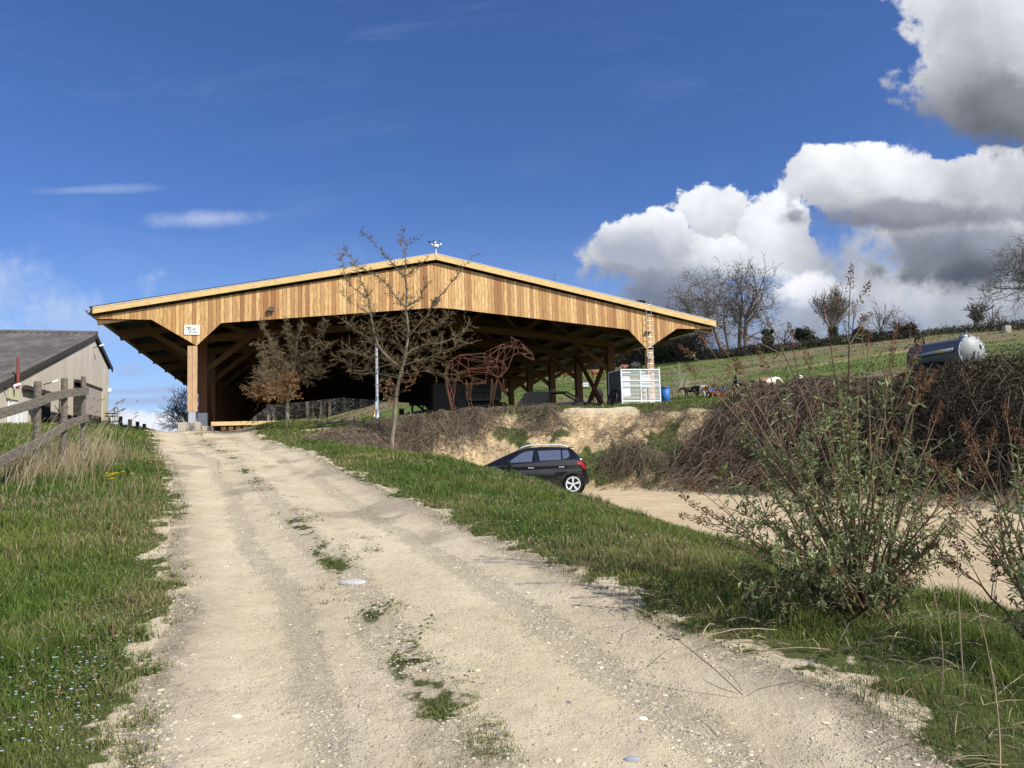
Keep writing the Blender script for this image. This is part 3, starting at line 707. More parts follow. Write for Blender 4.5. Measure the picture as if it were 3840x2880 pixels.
# weather station on the ridge
u, z = -.19, rf(0)+.05; wx, wy = bw(u, -.24)
ws = empty('weather_station', (wx, wy, z), YAW); tag(ws, 'small white weather station with wind cups on the barn ridge', 'weather station')
MB().tube([(0, 0, -.16), (0, 0, .28)], .025, 8).build('mast', M['white'], ws)
MB().lathe([(0, .24), (.12, .26), (.14, .36), (.09, .40), (0, .42)]).build('rain_gauge', M['white'], ws, smooth=True)
for a in range(3):
    an = a*2.094+.2; x, y = .24*math.cos(an), .24*math.sin(an)
    mb = MB(); mb.tube([(0, 0, .42), (x, y, .42)], .01, 5); mb.lathe([(0, .52), (.03, .49), (.06, .42), (.05, .40)], c=(x, y, 0)); mb.build('wind_cup', M['white'], ws, smooth=True)
MB().beam((-.30, 0, .52), (-.04, 0, .52), .02, .03).box((-.36, -.01, .49), (-.27, .01, .57)).box((-.12, -.01, .47), (-.04, .01, .62)).build('wind_vane', M['black'], ws)
MB().tube([(.2, 0, .3), (.22, 0, .68)], .008, 5).build('aerial', M['black'], ws)

# ------------------------------------------------------------ grey farm building on the left
LG = -8.2
def lat(px, py, L=LG):
    d = ray(px, py); t = L/(d[:2]@br); p = d*t; return float(p[:2]@ba), float(p[2]+CH)
# local frame: x = barn right direction, y = barn axis direction, origin below the camera
BS = 1.3; sh_ = empty('farm_building', (LG*br[0]*BS, LG*br[1]*BS, CH*(1-BS)), YAW); sh_.scale = (BS, BS, BS); tag(sh_, 'old grey rendered farm building with dark mossy fibre cement roof', 'building')
tap, zap, tf, zf, tn, zn = 39.2, 7.30, 42.4, 6.25, 23.0, 2.98
wall = MB(); wall.prism([(tn+.4, 2.2), (tf, 2.2), (tf, zf), (tap, zap), (tn+.4, zn+.1)], 0, -.35, 0)
wall.box((-16, tf-.3, 2.2), (-.36, tf, zf-.05)); wall.box((-16, tn+.4, 1.8), (-.36, tn+.7, zn-.1))
wl = wall.build('gable_wall', M['render'], sh_)
rm = MB()
def slab(mb, ta, za, tb, zb_, x0, x1, th):
    mb.prism([(ta, za), (tb, zb_), (tb, zb_+th), (ta, za+th)], 0, x0, x1)
ro = MB()   # corrugated sheets: ridges run down the slope
for (ta, za, tb, zb_) in ((tap, zap+.1, tn-.2, zn-.0), (tap, zap+.1, tf+.45, zf-.05)):
    n = 230; P = []
    for i in range(n+1):
        x = -17+17.12*i/n; h = .03*math.cos(i*math.pi*.5)
        P += [(x, ta, za+h+.06), (x, tb, zb_+h+.06)]
    ro.add(P, [(2*i, 2*i+1, 2*i+3, 2*i+2) for i in range(n)]); ro.add([(p[0], p[1], p[2]-.09) for p in P], [(2*i, 2*i+2, 2*i+3, 2*i+1) for i in range(n)])
ro.build('roof', M['fibro'], sh_)
MB().lathe([(0, -17), (.13, -17), (.13, .13), (0, .13)], c=(0, tap, zap+.15), axis='x', k=10).build('ridge_cap', M['fibro'], sh_)
mb = MB(); slab(mb, tap, zap-.08, tn-.2, zn-.17, .07, .115, .20); slab(mb, tap, zap-.08, tf+.45, zf-.22, .07, .115, .20)
k = 0
for i in range(9):
    t = tn+1+i*1.8; z = zn+(zap-zn)*(t-tn)/(tap-tn); mb.box((.0, t-.05, z-.12), (.07, t+.05, z+.02))
mb.build('verge_board', M['darkwood'], sh_)
MB().box((-.2, tf+.03, 3), (-.1, tf+.13, 6.1)).build('downpipe', M['white'], sh_)
def rect(name, px0, py0, px1, py1, m, th=.05, off=0., parent=sh_, t=None):
    t0, z0 = lat(px0, py0); t1, z1 = lat(px1, py1)
    return MB().box((off, min(t0, t1), min(z0, z1)), (off+th, max(t0, t1), max(z0, z1))).build(name, m, parent)
d1 = rect('dark_doorway', 73.5, 380.5, 82.5, 432, M['darkwood'], .02)
sd = MB().box((.06, 37.05, 3.2), (.12, 40.25, 4.86)).build('sliding_door', M['greydoor'], sh_)
MB().box((.02, 35.6, 4.87), (.14, 40.35, 4.99)).build('door_rail', M['darkwood'], sh_)
MB().box((.0, 41.0, 3.2), (.03, 41.6, 4.82)).build('side_door', M['cream'], sh_)
MB().box((.04, 28.9, 4.02), (.18, 32.0, 4.16)).build('door_rail', M['darkwood'], sh_)
MB().box((.04, 30.2, 2.6), (.10, 31.95, 4.0)).build('sliding_door', M['darkwood'], sh_)
for i, (a, b) in enumerate(((27.55, 28.2), (28.32, 28.72), (28.80, 29.35))):
    MB().box((.02, a, 2.5), (.07, b, 3.55)).build('white_door', M['whitedoor'], sh_)
MB().box((.02, 27.6, 3.62), (.05, 28.6, 3.95)).build('notice_board', M['cream'], sh_)
MB().box((.0, 24.6, 2.9), (.02, 26.6, 3.45)).build('window', M['glass'], sh_)
for (t, z) in ((31.4, 4.5), (38.9, 6.85), (27.2, 4.0)):
    l_ = MB().beam((.0, t, z-.1), (.35, t, z), .03, .03).build('wall_lamp', M['dark'], sh_)
    MB().beam((.28, t-.02, z-.02), (.46, t+.02, z+.06), .10, .06).build('lamp_head', M['white'], l_)
MB().beam((.04, 33.2, 3.5), (.3, 33.2, 3.5), .03, .03).build('hook', M['dark'], sh_)
MB().box((.15, 32.7, 3.3), (.3, 34.0, 3.4)).tube([(.2, 32.7, 3.35), (.2, 32.7, 4.0), (.2, 33.6, 3.6)], .02, 5).tube([(.2, 32.9, 3.9), (.2, 34.0, 3.7)], .02, 5).build('hose_rack', M['dark'], sh_)
rp = MB(); rp.tube([(.20, 27.85, 3.95), (.20, 27.85, 4.95)], .05, 8); rp.build('red_downpipe', M['redpipe'], sh_)
MB().box((0, tf-.12, 5.0), (.14, tf+.02, 5.16)).build('wall_box', M['white'], sh_)
# chimney stub on the near roof slope
d = ray(1, 334); t0 = 30.2; z0 = 3.0+(zap-zn)*(t0-tn)/(tap-tn)
mb = MB().box((-2.3, 29.9, z0-.2), (-1.7, 30.5, z0+.45)); ch = mb.build('chimney', M['brick'], sh_)
MB().box((-2.38, 29.82, z0+.45), (-1.62, 30.58, z0+.52)).build('chimney_cap', M['darkwood'], ch)

# ------------------------------------------------------------ fence on the left
def lw(L, t): return br*L+ba*t
fe = empty('rail_fence', tuple(lw(-3.95, 12))+(0,)); tag(fe, 'weathered two-rail wooden fence ending in a post beside the track', 'fence')
FO = Vector((lw(-3.95, 12)[0], lw(-3.95, 12)[1], 0))
def fpt(px, py, L=-3.9):
    d = ray(px, py); t = L/(d[:2]@br); p = d*t; return Vector((p[0], p[1], p[2]+CH))-FO
for i, (px, pt, wd) in enumerate(((37.9, 381.3, .12), (64.6, 378, .12), (83.6, 376.4, .10))):
    top = fpt(px, pt); z = H1(top.x+FO.x, top.y+FO.y)-.3
    MB().tube([(top.x, top.y, z), (top.x, top.y, top.z-.04), (top.x, top.y, top.z)], [wd*.52, wd*.5, wd*.42], 10).build('post', M['oldwood'], fe)
top0 = fpt(37.9, 381.3)
for i in range(2, 5):   # the fence goes on past the left edge
    p = top0-Vector((ba[0], ba[1], 0))*(1.55*(i+1)); p.z = top0.z-.135*(i+1)*1.55*.6; z = H1(p.x+FO.x, p.y+FO.y)-.3
    MB().tube([(p.x, p.y, z), (p.x, p.y, p.z)], .06, 10).build('post', M['oldwood'], fe)
def rail(pts, h):
    P = [fpt(a, b, -3.82) for a, b in pts]; mb = MB()
    rr = Vector((br[0], br[1], 0))
    P = [P[0]-(P[1]-P[0]).normalized()*2.5-Vector((0, 0, .12))]+P
    v = []
    for p in P:
        for a, b in ((-.02, -1), (.02, -1), (.02, 1), (-.02, 1)): v.append(p+rr*a+Vector((0, 0, b*h/2)))
    n = len(P); f = [(0, 1, 2, 3), tuple(range(4*n-1, 4*n-5, -1))]+[(i*4+j, i*4+(j+1) % 4, i*4+4+(j+1) % 4, i*4+4+j) for i in range(n-1) for j in range(4)]
    mb.add(v, f); return mb.build('rail', M['railwood'], fe)
rail([(0, 413.5), (18, 408.5), (37, 402.5), (51, 397), (68, 393), (88, 391.2)], .15)
rail([(0, 462), (18, 452), (37, 443.5), (52, 434), (70, 423), (88, 417.5)], .145)

# ------------------------------------------------------------ things by the crest
def crest(px, py): return gp(px, py)
bp = W(113, 424, 38.5); zb_ = H1(bp[0], bp[1])
ms = empty('step_frame', (bp[0], bp[1], bp[2]+.10), .1); tag(ms, 'black metal step frame with handrail beside the grey building', 'steps')
MB().box((-.42, -.3, 0), (.30, .3, .05)).build('base_plate', M['black'], ms)
for z in (.27, .40): MB().box((-.30, -.25, z), (.08, .25, z+.05)).build('tread', M['dark'], ms)
mb = MB()
for x in (.17, .30): mb.tube([(x, -.25, 0), (x, -.25, .74)], .014, 6)
for z in (.02, .26, .5, .74): mb.tube([(.17, -.25, z), (.30, -.25, z)], .012, 6)
mb.tube([(.17, -.25, .74), (.05, -.25, .1)], .012, 6); mb.tube([(.17, .25, 0), (.17, .25, .74), (.0, .25, .1)], .012, 6); mb.build('handrail', M['black'], ms)
MB().box((-.2, -.1, -.1), (-.12, 0, .3)).build('leg', M['galv'], ms)
for i, (px, pt, pb, dd) in enumerate(((120.4, 418.8, 427, 37), (130, 421.8, 428, 38.5), (137.5, 424, 429.5, 40), (144.3, 426.2, 431, 41.5))):
    a = W(px, pt-2.0, dd); b = H1(a[0], a[1])-.1
    o = empty('fence_stake', (a[0], a[1], b)); tag(o, ['tallest dark wooden stake at the crest, nearest the step frame', 'second dark wooden stake along the crest from the step frame', 'third dark wooden stake along the crest from the step frame', 'shortest dark wooden stake at the crest, beside the track'][i], 'stake', 'dark stakes on the crest')
    MB().box((-.07, -.06, 0), (.07, .06, a[2]-b)).build('shaft', M['darkwood'], o); MB().box((-.074, -.064, a[2]-b), (.074, .064, a[2]-b+.02)).build('cap', M['oldwood'], o)

# ------------------------------------------------------------ lamp post, cone, log, cage and its neighbours
p = gp(377.4, 422.3, 20, 40)
lp = empty('lamp_post', tuple(p)); tag(lp, 'slim grey lamp post with flat dark head in front of the barn', 'lamp post')
MB().tube([(0, 0, -.2), (0, 0, .35), (.0, 0, .36), (.01, 0, 3.2)], [.085, .085, .065, .055], 14).build('pole', M['galv'], lp, smooth=True)
MB().box((-.30, -.22, 3.2), (.34, .22, 3.27)).box((-.24, -.16, 3.27), (.28, .16, 3.36)).build('lamp_head', M['dark'], lp)
MB().box((-.05, -.09, .5), (.05, -.07, .8)).build('hatch', M['galvwhite'], lp)
a = W(374.7, 417.6, 36.5); z = H1(a[0], a[1])
cn = empty('traffic_cone', (a[0], a[1], max(z, a[2]-.02))); tag(cn, 'orange and white traffic cone beside the lamp post', 'cone')
MB().box((-.1, -.1, 0), (.1, .1, .02)).build('base', M['orange'], cn)
MB().lathe([(.085, .02), (.075, .07)]).lathe([(.055, .17), (.032, .27)]).lathe([(.032, .27), (.02, .34), (0, .34)]).build('body', M['orange'], cn, smooth=True)
MB().lathe([(.075, .07), (.055, .17)]).build('reflective_band', M['white'], cn, smooth=True)
a, b = gp(317, 428, 20, 40), gp(353, 425, 20, 40)
lo = empty('log_barrier', tuple(a)); tag(lo, 'grey horizontal log with a short upright stub lying in front of the barn', 'log')
dv = Vector(b)-Vector(a); MB().tube([(0, 0, .16), dv*.5+Vector((0, 0, .2)), dv+Vector((0, 0, .22))], [.07, .08, .08], 10).build('log', M['oldwood'], lo, smooth=True)
MB().tube([dv+Vector((.1, 0, -.1)), dv+Vector((.1, 0, .36))], .08, 10).build('stub', M['oldwood'], lo)

cg_px = W(622.6, 409.3, 38)
cage = empty('mesh_cage', (cg_px[0], cg_px[1], cg_px[2]), YAW); tag(cage, 'galvanised barred cage standing under the right end of the barn', 'cage')
cw_, chh, cd = 2.1, 1.98, 1.5
fr = MB()
for x in (0, cw_):
    for y in (0, cd): fr.box((x-.035, y-.035, 0), (x+.035, y+.035, chh))
for z in (.02, chh):
    for y in (0, cd): fr.box((.035, y-.035, z-.03), (cw_-.035, y+.035, z+.03))
    for x in (0, cw_): fr.box((x-.03, .035, z-.028), (x+.03, cd-.035, z+.028))
for z in (.42, 1.19, 1.42): fr.box((.035, -.03, z-.025), (cw_-.035, .01, z+.025))
fr.box((1.02, -.032, .05), (1.07, .0, chh-.03))
fr.build('frame', M['galvwhite'], cage)
brs = MB(); z = .1
while z < chh-.05: brs.tube([(.03, -.012, z), (cw_-.03, -.012, z)], .0085, 5); z += .068
brs.build('bars', M['galvwhite'], cage)
MB().box((-.02, .04, .04), (-.012, cd-.04, chh-.04)).build('side_panel', mat('grey mesh panel', (.09, .10, .11), .6), cage)
for (x, z) in ((0, chh), (cw_, chh), (0.0, chh)): MB().lathe([(0, 0), (.035, 0), (.04, .06), (0, .09)], c=(x, 0 if z else 0, z+.03), k=10).build('corner_cap', M['white'], cage)
MB().box((.10, .06, .66), (.5, .10, 1.66)).build('white_panel', M['white'], cage)
MB().box((1.1, .12, 1.12), (1.66, .2, 1.72)).build('control_box', M['galvwhite'], cage)
for dx in (1.32, 1.50): MB().box((dx-.07, .5, .0), (dx+.07, .62, 1.08)).build('timber_stake', M['rake'], cage)
a = lambda x, y: tuple(np.array([cg_px[0], cg_px[1]])+br*x+ba*y)
hp = empty('black_hoop', a(-.30, .15)+(cg_px[2],), YAW); tag(hp, 'large black rubber hoop leaning against the cage side', 'hoop')
def ring(rad, tr, c, tilt, nx=28):
    return [(c[0]+tilt*math.sin(t), c[1]+rad*math.cos(t), c[2]+rad*math.sin(t)) for t in np.linspace(0, 2*math.pi, nx)]
MB().tube(ring(.49, .04, (0, .4, .5), .13), .045, 8, cap=False).build('outer_ring', M['black'], hp, smooth=True)
MB().tube(ring(.33, .02, (.05, .45, .38), .1), .03, 6, cap=False).build('inner_ring', M['black'], hp, smooth=True)
rc = empty('red_canister', a(-.42, -.1)+(cg_px[2],), YAW); tag(rc, 'small red canister at the foot of the barn post beside the cage', 'canister')
MB().box((-.11, -.07, 0), (.11, .07, .22)).build('body', M['red'], rc); MB().box((-.06, -.015, .22), (.06, .015, .26)).build('handle', M['black'], rc)
bb = W(664.5, 391, 40.5)
bk = empty('blue_tub', (bb[0], bb[1], H1(bb[0], bb[1]))); tag(bk, 'blue plastic tub standing behind the cage', 'tub')
hh = max(.5, bb[2]+.2-H1(bb[0], bb[1])); MB().lathe([(0, .0), (.24, 0), (.30, hh), (.27, hh), (.22, .05), (0, .05)]).build('shell', M['blue'], bk, smooth=True)
MB().lathe([(.30, hh-.05), (.33, hh-.05), (.33, hh), (.30, hh)]).build('rim', M['blue'], bk)

# ------------------------------------------------------------ vehicles under the roof
# horse lorry
lx, ly = W(484, 400, 52)[:2]; zf_ = 3.1
lr = empty('horse_lorry', (lx, ly, zf_), YAW-.12); tag(lr, 'pale horse lorry with black lettering parked in the dark barn behind the wire horse', 'lorry')
mbd = mat('lorry paint shaded', (.10, .10, .09), .6)  # pale body and skirt coloured dark, the barn's shade put into the paint
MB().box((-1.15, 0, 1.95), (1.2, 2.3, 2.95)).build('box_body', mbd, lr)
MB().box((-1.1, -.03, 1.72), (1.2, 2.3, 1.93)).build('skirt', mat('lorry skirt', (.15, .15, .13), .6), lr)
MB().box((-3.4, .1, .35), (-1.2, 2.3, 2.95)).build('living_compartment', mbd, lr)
for i in range(4): MB().box((-2.9+i*.3, .06, .95), (-2.78+i*.3, .1, 1.75)).build('vent_slot', M['black'], lr)
MB().box((-1.65, .06, 2.0), (-1.4, .1, 2.3)).build('hatch', M['black'], lr)
MB().box((-1.1, .9, .5), (1.2, 2.2, 1.7)).build('chassis', M['black'], lr)
for x in (-2.4, .4): MB().lathe([(0, 0), (.42, 0), (.45, .05), (.45, .25), (0, .25)], c=(x, .1, .42), axis='y').build('wheel', M['black'], lr)
text_obj('HORSE', .42, M['ink'], lr, (.15, -.012, 2.62)); text_obj('PONY BETWEEN', .27, M['ink'], lr, (.05, -.012, 2.22))
# dark estate car seen over the bank
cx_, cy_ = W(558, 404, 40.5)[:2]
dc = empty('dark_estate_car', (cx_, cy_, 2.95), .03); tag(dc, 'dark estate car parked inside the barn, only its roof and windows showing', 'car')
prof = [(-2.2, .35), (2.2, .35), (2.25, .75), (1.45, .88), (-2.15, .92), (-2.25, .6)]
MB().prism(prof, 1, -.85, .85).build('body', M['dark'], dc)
rfp = MB(); rfp.prism([(-1.78, 1.44), (.42, 1.42), (.36, 1.50), (-1.55, 1.52)], 1, -.66, .66); rfp.build('roof', M['black'], dc)
for y in (-.72, .72):
    for a_, b_ in (((-1.85, .9), (-1.6, 1.48)), ((-.55, .9), (-.5, 1.46)), ((1.3, .88), (.38, 1.46)), ((-2.1, .9), (-1.65, 1.45))):
        pl = MB(); pl.beam((a_[0], y*1.08, a_[1]), (b_[0], y*.9, b_[1]), .07, .10); pl.build('pillar', M['black'], dc)
for y in (-.8, .8): MB().tube([(-1.5, y*.8, 1.53), (-1.4, y*.8, 1.58), (-.3, y*.8, 1.58), (-.2, y*.8, 1.53)], .02, 5).build('roof_rail', M['black'], dc)
MB().prism([(-2.0, .90), (-.55, .90), (-.55, 1.43), (-1.58, 1.43)], 1, -.72, .68).build('rear_cabin', M['black'], dc)
MB().box((.85, -1.0, .95), (1.0, -.82, 1.08)).build('mirror', M['black'], dc)
for x in (-1.35, 1.4):
    for y in (-.86, .62): MB().lathe([(0, 0), (.3, 0), (.32, .05), (.32, .22), (0, .22)], c=(x, y, .32), axis='y').build('wheel', M['black'], dc)
# tractor in front of the far opening
tx, ty = W(421, 404.4, 62)[:2]
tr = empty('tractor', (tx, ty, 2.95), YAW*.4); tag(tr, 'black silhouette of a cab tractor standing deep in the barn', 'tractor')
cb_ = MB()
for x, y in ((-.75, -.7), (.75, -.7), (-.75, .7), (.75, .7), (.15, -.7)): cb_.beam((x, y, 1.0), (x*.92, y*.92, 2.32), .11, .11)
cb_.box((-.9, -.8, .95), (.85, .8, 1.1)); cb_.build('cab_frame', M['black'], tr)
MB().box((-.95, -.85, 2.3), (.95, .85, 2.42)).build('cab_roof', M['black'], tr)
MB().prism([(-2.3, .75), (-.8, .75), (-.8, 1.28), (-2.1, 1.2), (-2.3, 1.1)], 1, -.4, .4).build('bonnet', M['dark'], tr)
MB().tube([(-1.0, -.4, 1.2), (-1.0, -.4, 1.75)], .05, 8).build('exhaust', M['black'], tr)
MB().box((-1.75, -.95, 1.5), (-1.35, -.85, 2.0)).beam((-1.5, -.9, 1.95), (-.8, -.8, 2.2), .03, .03).build('mirror', M['black'], tr)
for x, y, q in ((.5, -1.0, .78), (.5, .7, .78), (-1.6, -.85, .48), (-1.6, .6, .48)): MB().lathe([(0, 0), (q*.55, 0), (q, .03), (q, .3), (0, .3)], c=(x, y, q), axis='y').build('wheel', M['black'], tr)

# ------------------------------------------------------------ slurry tank on the pasture
ta, tb = W(971.5, 351, 39), W(918, 359, 42.6)
tz = ta[2]; ax_ = Vector((tb[0]-ta[0], tb[1]-ta[1], 0)); Lt = ax_.length; tyaw = math.atan2(ax_.y, ax_.x)
tk = empty('slurry_tanker', (ta[0], ta[1], tz-1.25), tyaw); tag(tk, 'grey galvanised slurry tanker with dished end marked 25 on the pasture', 'tanker')
tk.rotation_euler = (0, math.atan2(-(tb[2]-ta[2]), Lt), tyaw)
RT_ = .76; zc = 1.25
M['tankshade'] = mat('tank side shaded', (.13, .14, .15), .6, .0, noise=(3, .4, (.14, .16, .19)))  # same steel as the end; its unlit side is put into a darker colour
M['tankend'] = mat('tank end', (.30, .31, .31), .55, .1, noise=(7, .5, (.22, .235, .24)))
MB().lathe([(RT_, .0), (RT_+.02, .02), (RT_, .06), (RT_, Lt), (RT_*.8, Lt+.16), (RT_*.4, Lt+.26), (0, Lt+.28)], c=(0, 0, zc), axis='x', k=48).build('barrel', M['tankshade'], tk, smooth=True)
MB().lathe([(0, -.30), (RT_*.35, -.27), (RT_*.7, -.17), (RT_*.93, -.05), (RT_, .0)], c=(0, 0, zc), axis='x', k=48).build('end_dome', M['tankend'], tk, smooth=True)
hr = MB().lathe([(RT_+.001, -.01), (RT_+.035, -.01), (RT_+.035, .03), (RT_, .03)], c=(0, 0, zc), axis='x', k=48)
for i in range(10):
    t = i*.628+.2; hr.cbox((-.03, (RT_+.03)*math.cos(t), zc+(RT_+.03)*math.sin(t)), (.09, .07, .07))
hr.build('end_flange', M['galv'], tk)
# side facing the camera is local +y or -y
side = 1 if (Vector((math.cos(tyaw+math.pi/2), math.sin(tyaw+math.pi/2)))).dot(Vector((-ta[0], -ta[1]))) > 0 else -1
MB().tube([(.25, side*(RT_+.12), zc+.12), (Lt*.85, side*(RT_+.12), zc+.06)], .085, 12).build('hose_pipe', M['galv'], tk, smooth=True)
MB().tube([(1.0, side*(RT_+.12), zc+.10), (1.25, side*(RT_+.12), zc+.095)], .095, 12).build('pipe_band', mat('yellow band', (.6, .48, .05), .6), tk)
MB().lathe([(0, 0), (.22, 0), (.22, .07), (.17, .10), (.15, .16), (0, .18)], c=(.45, 0, zc+RT_)).build('top_hatch', M['galv'], tk, smooth=True)
MB().tube([(.25, 0, zc+RT_), (.22, 0, zc+RT_+.32)], .02, 6).build('valve_lever', M['galv'], tk)
MB().tube([(Lt-.5, 0, zc+RT_-.02), (Lt-.5, 0, zc+RT_+.36), (Lt-.2, 0, zc+RT_+.40), (Lt+.1, 0, zc+RT_+.38), (Lt+.16, 0, zc+RT_+.16)], .05, 10).build('overflow_pipe', M['black'], tk, smooth=True)
MB().box((.7, -.35, .35), (Lt+1.3, -.2, .55)).box((.7, .2, .35), (Lt+1.3, .35, .55)).box((Lt+.3, -.5, .3), (Lt+1.2, .5, .42)).build('chassis', M['redpipe'], tk)
MB().box((1.1, side*.5 if side > 0 else -1.0, .8), (2.6, 1.0 if side > 0 else -.5, .88)).build('mudguard', M['black'], tk)
for x in (1.45, 2.25):
    for y in (-.92, .58): MB().lathe([(0, 0), (.22, 0), (.25, .05), (.42, .02), (.42, .32), (0, .32)], c=(x, y, .36), axis='y').build('wheel', M['black'], tk)
for yy, x0 in ((.12*side, 0), (-.14*side, 0)): MB().beam((-.31, yy, zc-.05), (-.23, yy*1.6, zc-.55), .05, .05).build('reflector_bar', M['dark'] if yy*side > 0 else M['white'], tk)
pn = link('speed_disc', MB().lathe([(0, -.012), (.125, -.012), (.125, 0)], c=(0, 0, 0), axis='x').build('x', M['white']).data, tk); bpy.data.objects.remove(bpy.data.objects['x'])
pn.location = (-.262, -side*.40, zc+.24); pn.rotation_euler = (0, R(18), R(28)*side)
nt = text_obj('25', .19, M['ink'], pn, (-.016, 0, 0), rot=(R(90), 0, R(-90)), name='number')

# ------------------------------------------------------------ dark hatchback in the car park
def build_car():
    cp = gp(571, 492.5, 15, 40); d_ = 26.
    wx, wy, _ = W(572.4, 492, d_)
    car = empty('parked_hatchback', (wx, wy, .03), R(-2)); tag(car, 'dark grey hatchback with silver roof rails parked below the bank', 'car')
    # local x: rearwards positive, rear axle at x=0, front at -3.3 ; y: near side = -y
    paint = mat('dark metallic paint', (.013, .013, .015), .12, .3, spec=1.0); plast = mat('car plastic', (.02, .02, .022), .6)
    xs = np.linspace(-3.55, .47, 90)
    belt = lambda x: float(np.interp(x, [-3.55, -3.45, -3.1, -2.3, -1.6, -.3, .3, .47], [.55, .74, .90, 1.0, 1.03, 1.09, 1.10, .9]))
    roof = lambda x: float(np.interp(x, [-3.55, -3.42, -3.1, -2.84, -2.3, -1.78, -1.5, -1.0, -.4, -.08, .05, .33, .42, .47], [.60, .80, .95, 1.02, 1.26, 1.47, 1.53, 1.56, 1.54, 1.50, 1.44, 1.12, 1.0, .80]))
    bot = lambda x: float(np.interp(x, [-3.55, -3.3, 0.2, .47], [.28, .20, .22, .30]))
    hw = lambda x: float(np.interp(x, [-3.55, -3.35, -2.8, -2, -.2, .15, .36, .47], [.52, .70, .83, .865, .865, .84, .78, .66]))
    def yside(x, z):   # half width at height
        b, t, w_ = belt(x), roof(x), hw(x)
        lowr = w_*(.97+.03*math.sin(min(1, max(0, (z-.2)/.75))*math.pi))
        lowr += .022*math.exp(-((z-.94)/.045)**2)*(x > -3.2 and x < .3)
        if z <= b: return lowr-(.012 if .60 < z < .64 else 0)
        return max(.3, lowr-.30*min(1, (z-b)/.45)**1.15)
    NS = 22
    V_, Fq = [], []
    for x in xs:
        b, t, bo = belt(x), roof(x), bot(x); b = min(b, t-.01)
        col = []
        for j in range(12): col.append(bo+(b-bo)*(j/11)**.8)
        for j in range(1, 7): col.append(b+(t-.045-b)*j/6 if t-.045 > b else b+(t-b)*j/6*.6)
        ring_ = [(yside(x, z), z) for z in col]; yt = ring_[-1][0]
        for q, dz in ((.90, .028), (.7, .040), (.4, .045), (0, .047)): ring_.append((yt*q, ring_[-len(ring_)+17][1]+dz if 0 else ring_[17][1]+dz))
        V_.append(ring_)
    n = len(V_[0]); verts = []; faces = []
    for s in (-1, 1):
        base = len(verts)
        for x, rg in zip(xs, V_): verts += [(x, s*y, z) for y, z in rg]
        for i in range(len(xs)-1):
            for j in range(n-1):
                xm = (xs[i]+xs[i+1])/2; zm = V_[i][j][1]; zm = (V_[i][j][1]+V_[i][j+1][1])/2
                if j < 12 and (math.hypot(xm, zm-.31) < .37 or math.hypot(xm+2.6, zm-.31) < .37): continue
                q = (base+i*n+j, base+i*n+j+1, base+(i+1)*n+j+1, base+(i+1)*n+j); faces.append(q if s > 0 else q[::-1])
        for e in (0, len(xs)-1):   # ends
            pass
    # close rear and front
    for e in (0, len(xs)-1):
        for j in range(n-1):
            a, b = e*n+j, e*n+j+1; o = len(xs)*n
            faces.append((a, b, o+b, o+a))
    me = mk_mesh('body', verts, [np.array(faces)], smooth=True); me.materials.append(paint); link('body', me, car)
    def panel(name, poly, m, off=.006, nx=14, nz=8, sides=(-1,), parent=car):
        """flat outline in (x,z) laid onto the curved flank, with its own thickness"""
        mb = MB(); P = [np.array(p) for p in poly]
        x0, x1 = min(p[0] for p in P), max(p[0] for p in P)
        def zr(x):
            zs = []
            for a, b in zip(P, P[1:]+P[:1]):
                if (a[0]-x)*(b[0]-x) <= 0 and a[0] != b[0]: zs.append(a[1]+(b[1]-a[1])*(x-a[0])/(b[0]-a[0]))
            return min(zs), max(zs)
        for s in sides:
            v = []; X = np.linspace(x0+1e-4, x1-1e-4, nx)
            for x in X:
                a, b = zr(x)
                for z in np.linspace(a, b, nz): v.append((x, s*(yside(x, z)+off), z))
            f = [(i*nz+j, (i+1)*nz+j, (i+1)*nz+j+1, i*nz+j+1) for i in range(nx-1) for j in range(nz-1)]
            mb.add(v, f); mb.add([(a_, b_-s*off*1.2, c_) for a_, b_, c_ in v], [q[::-1] for q in f])
        return mb.build(name, m, parent, smooth=True)
    gl = mat('car glass', (.5, .51, .52), .04, .85, spec=1.0)
    for sd_ in (-1, 1): panel('side_window', [(-2.14, 1.06), (-1.27, 1.08), (-1.26, 1.44), (-1.45, 1.43), (-1.66, 1.37)], gl, .007, sides=(sd_,))
    for sd_ in (-1, 1): panel('side_window', [(-1.10, 1.10), (-.36, 1.12), (-.36, 1.435), (-1.12, 1.425)], gl, .007, sides=(sd_,))
    for sd_ in (-1, 1): panel('quarter_window', [(-.31, 1.125), (-.12, 1.18), (-.08, 1.26), (-.12, 1.42), (-.31, 1.43)], gl, .007, sides=(sd_,))
    panel('window_trim', [(-1.22, 1.08), (-1.14, 1.08), (-1.16, 1.43), (-1.22, 1.43)], M['black'], .008)
    seam = mat('panel gap', (.004, .004, .004), .9)
    for poly in ([(-1.205, .32), (-1.195, .32), (-1.18, 1.07), (-1.19, 1.07)], [(-2.33, .34), (-2.32, .34), (-2.30, .96), (-2.31, .96)], [(-.47, .62), (-.46, .62), (-.21, 1.08), (-.22, 1.08)]):
        panel('door_seam', poly, seam, .003, 3, 16)
    panel('sill_trim', [(-2.15, .22), (-.42, .22), (-.42, .31), (-2.15, .31)], plast, .012)
    for x in (-1.36, -.36): 
        mb = MB(); y = -(yside(x, .88)+.02); mb.box((x-.09, y-.012, .865), (x+.10, y+.01, .90)); mb.build('door_handle', M['galv'], car)
        panel('handle_recess', [(x-.11, .84), (x+.12, .84), (x+.12, .93), (x-.11, .93)], seam, .004, 4, 4)
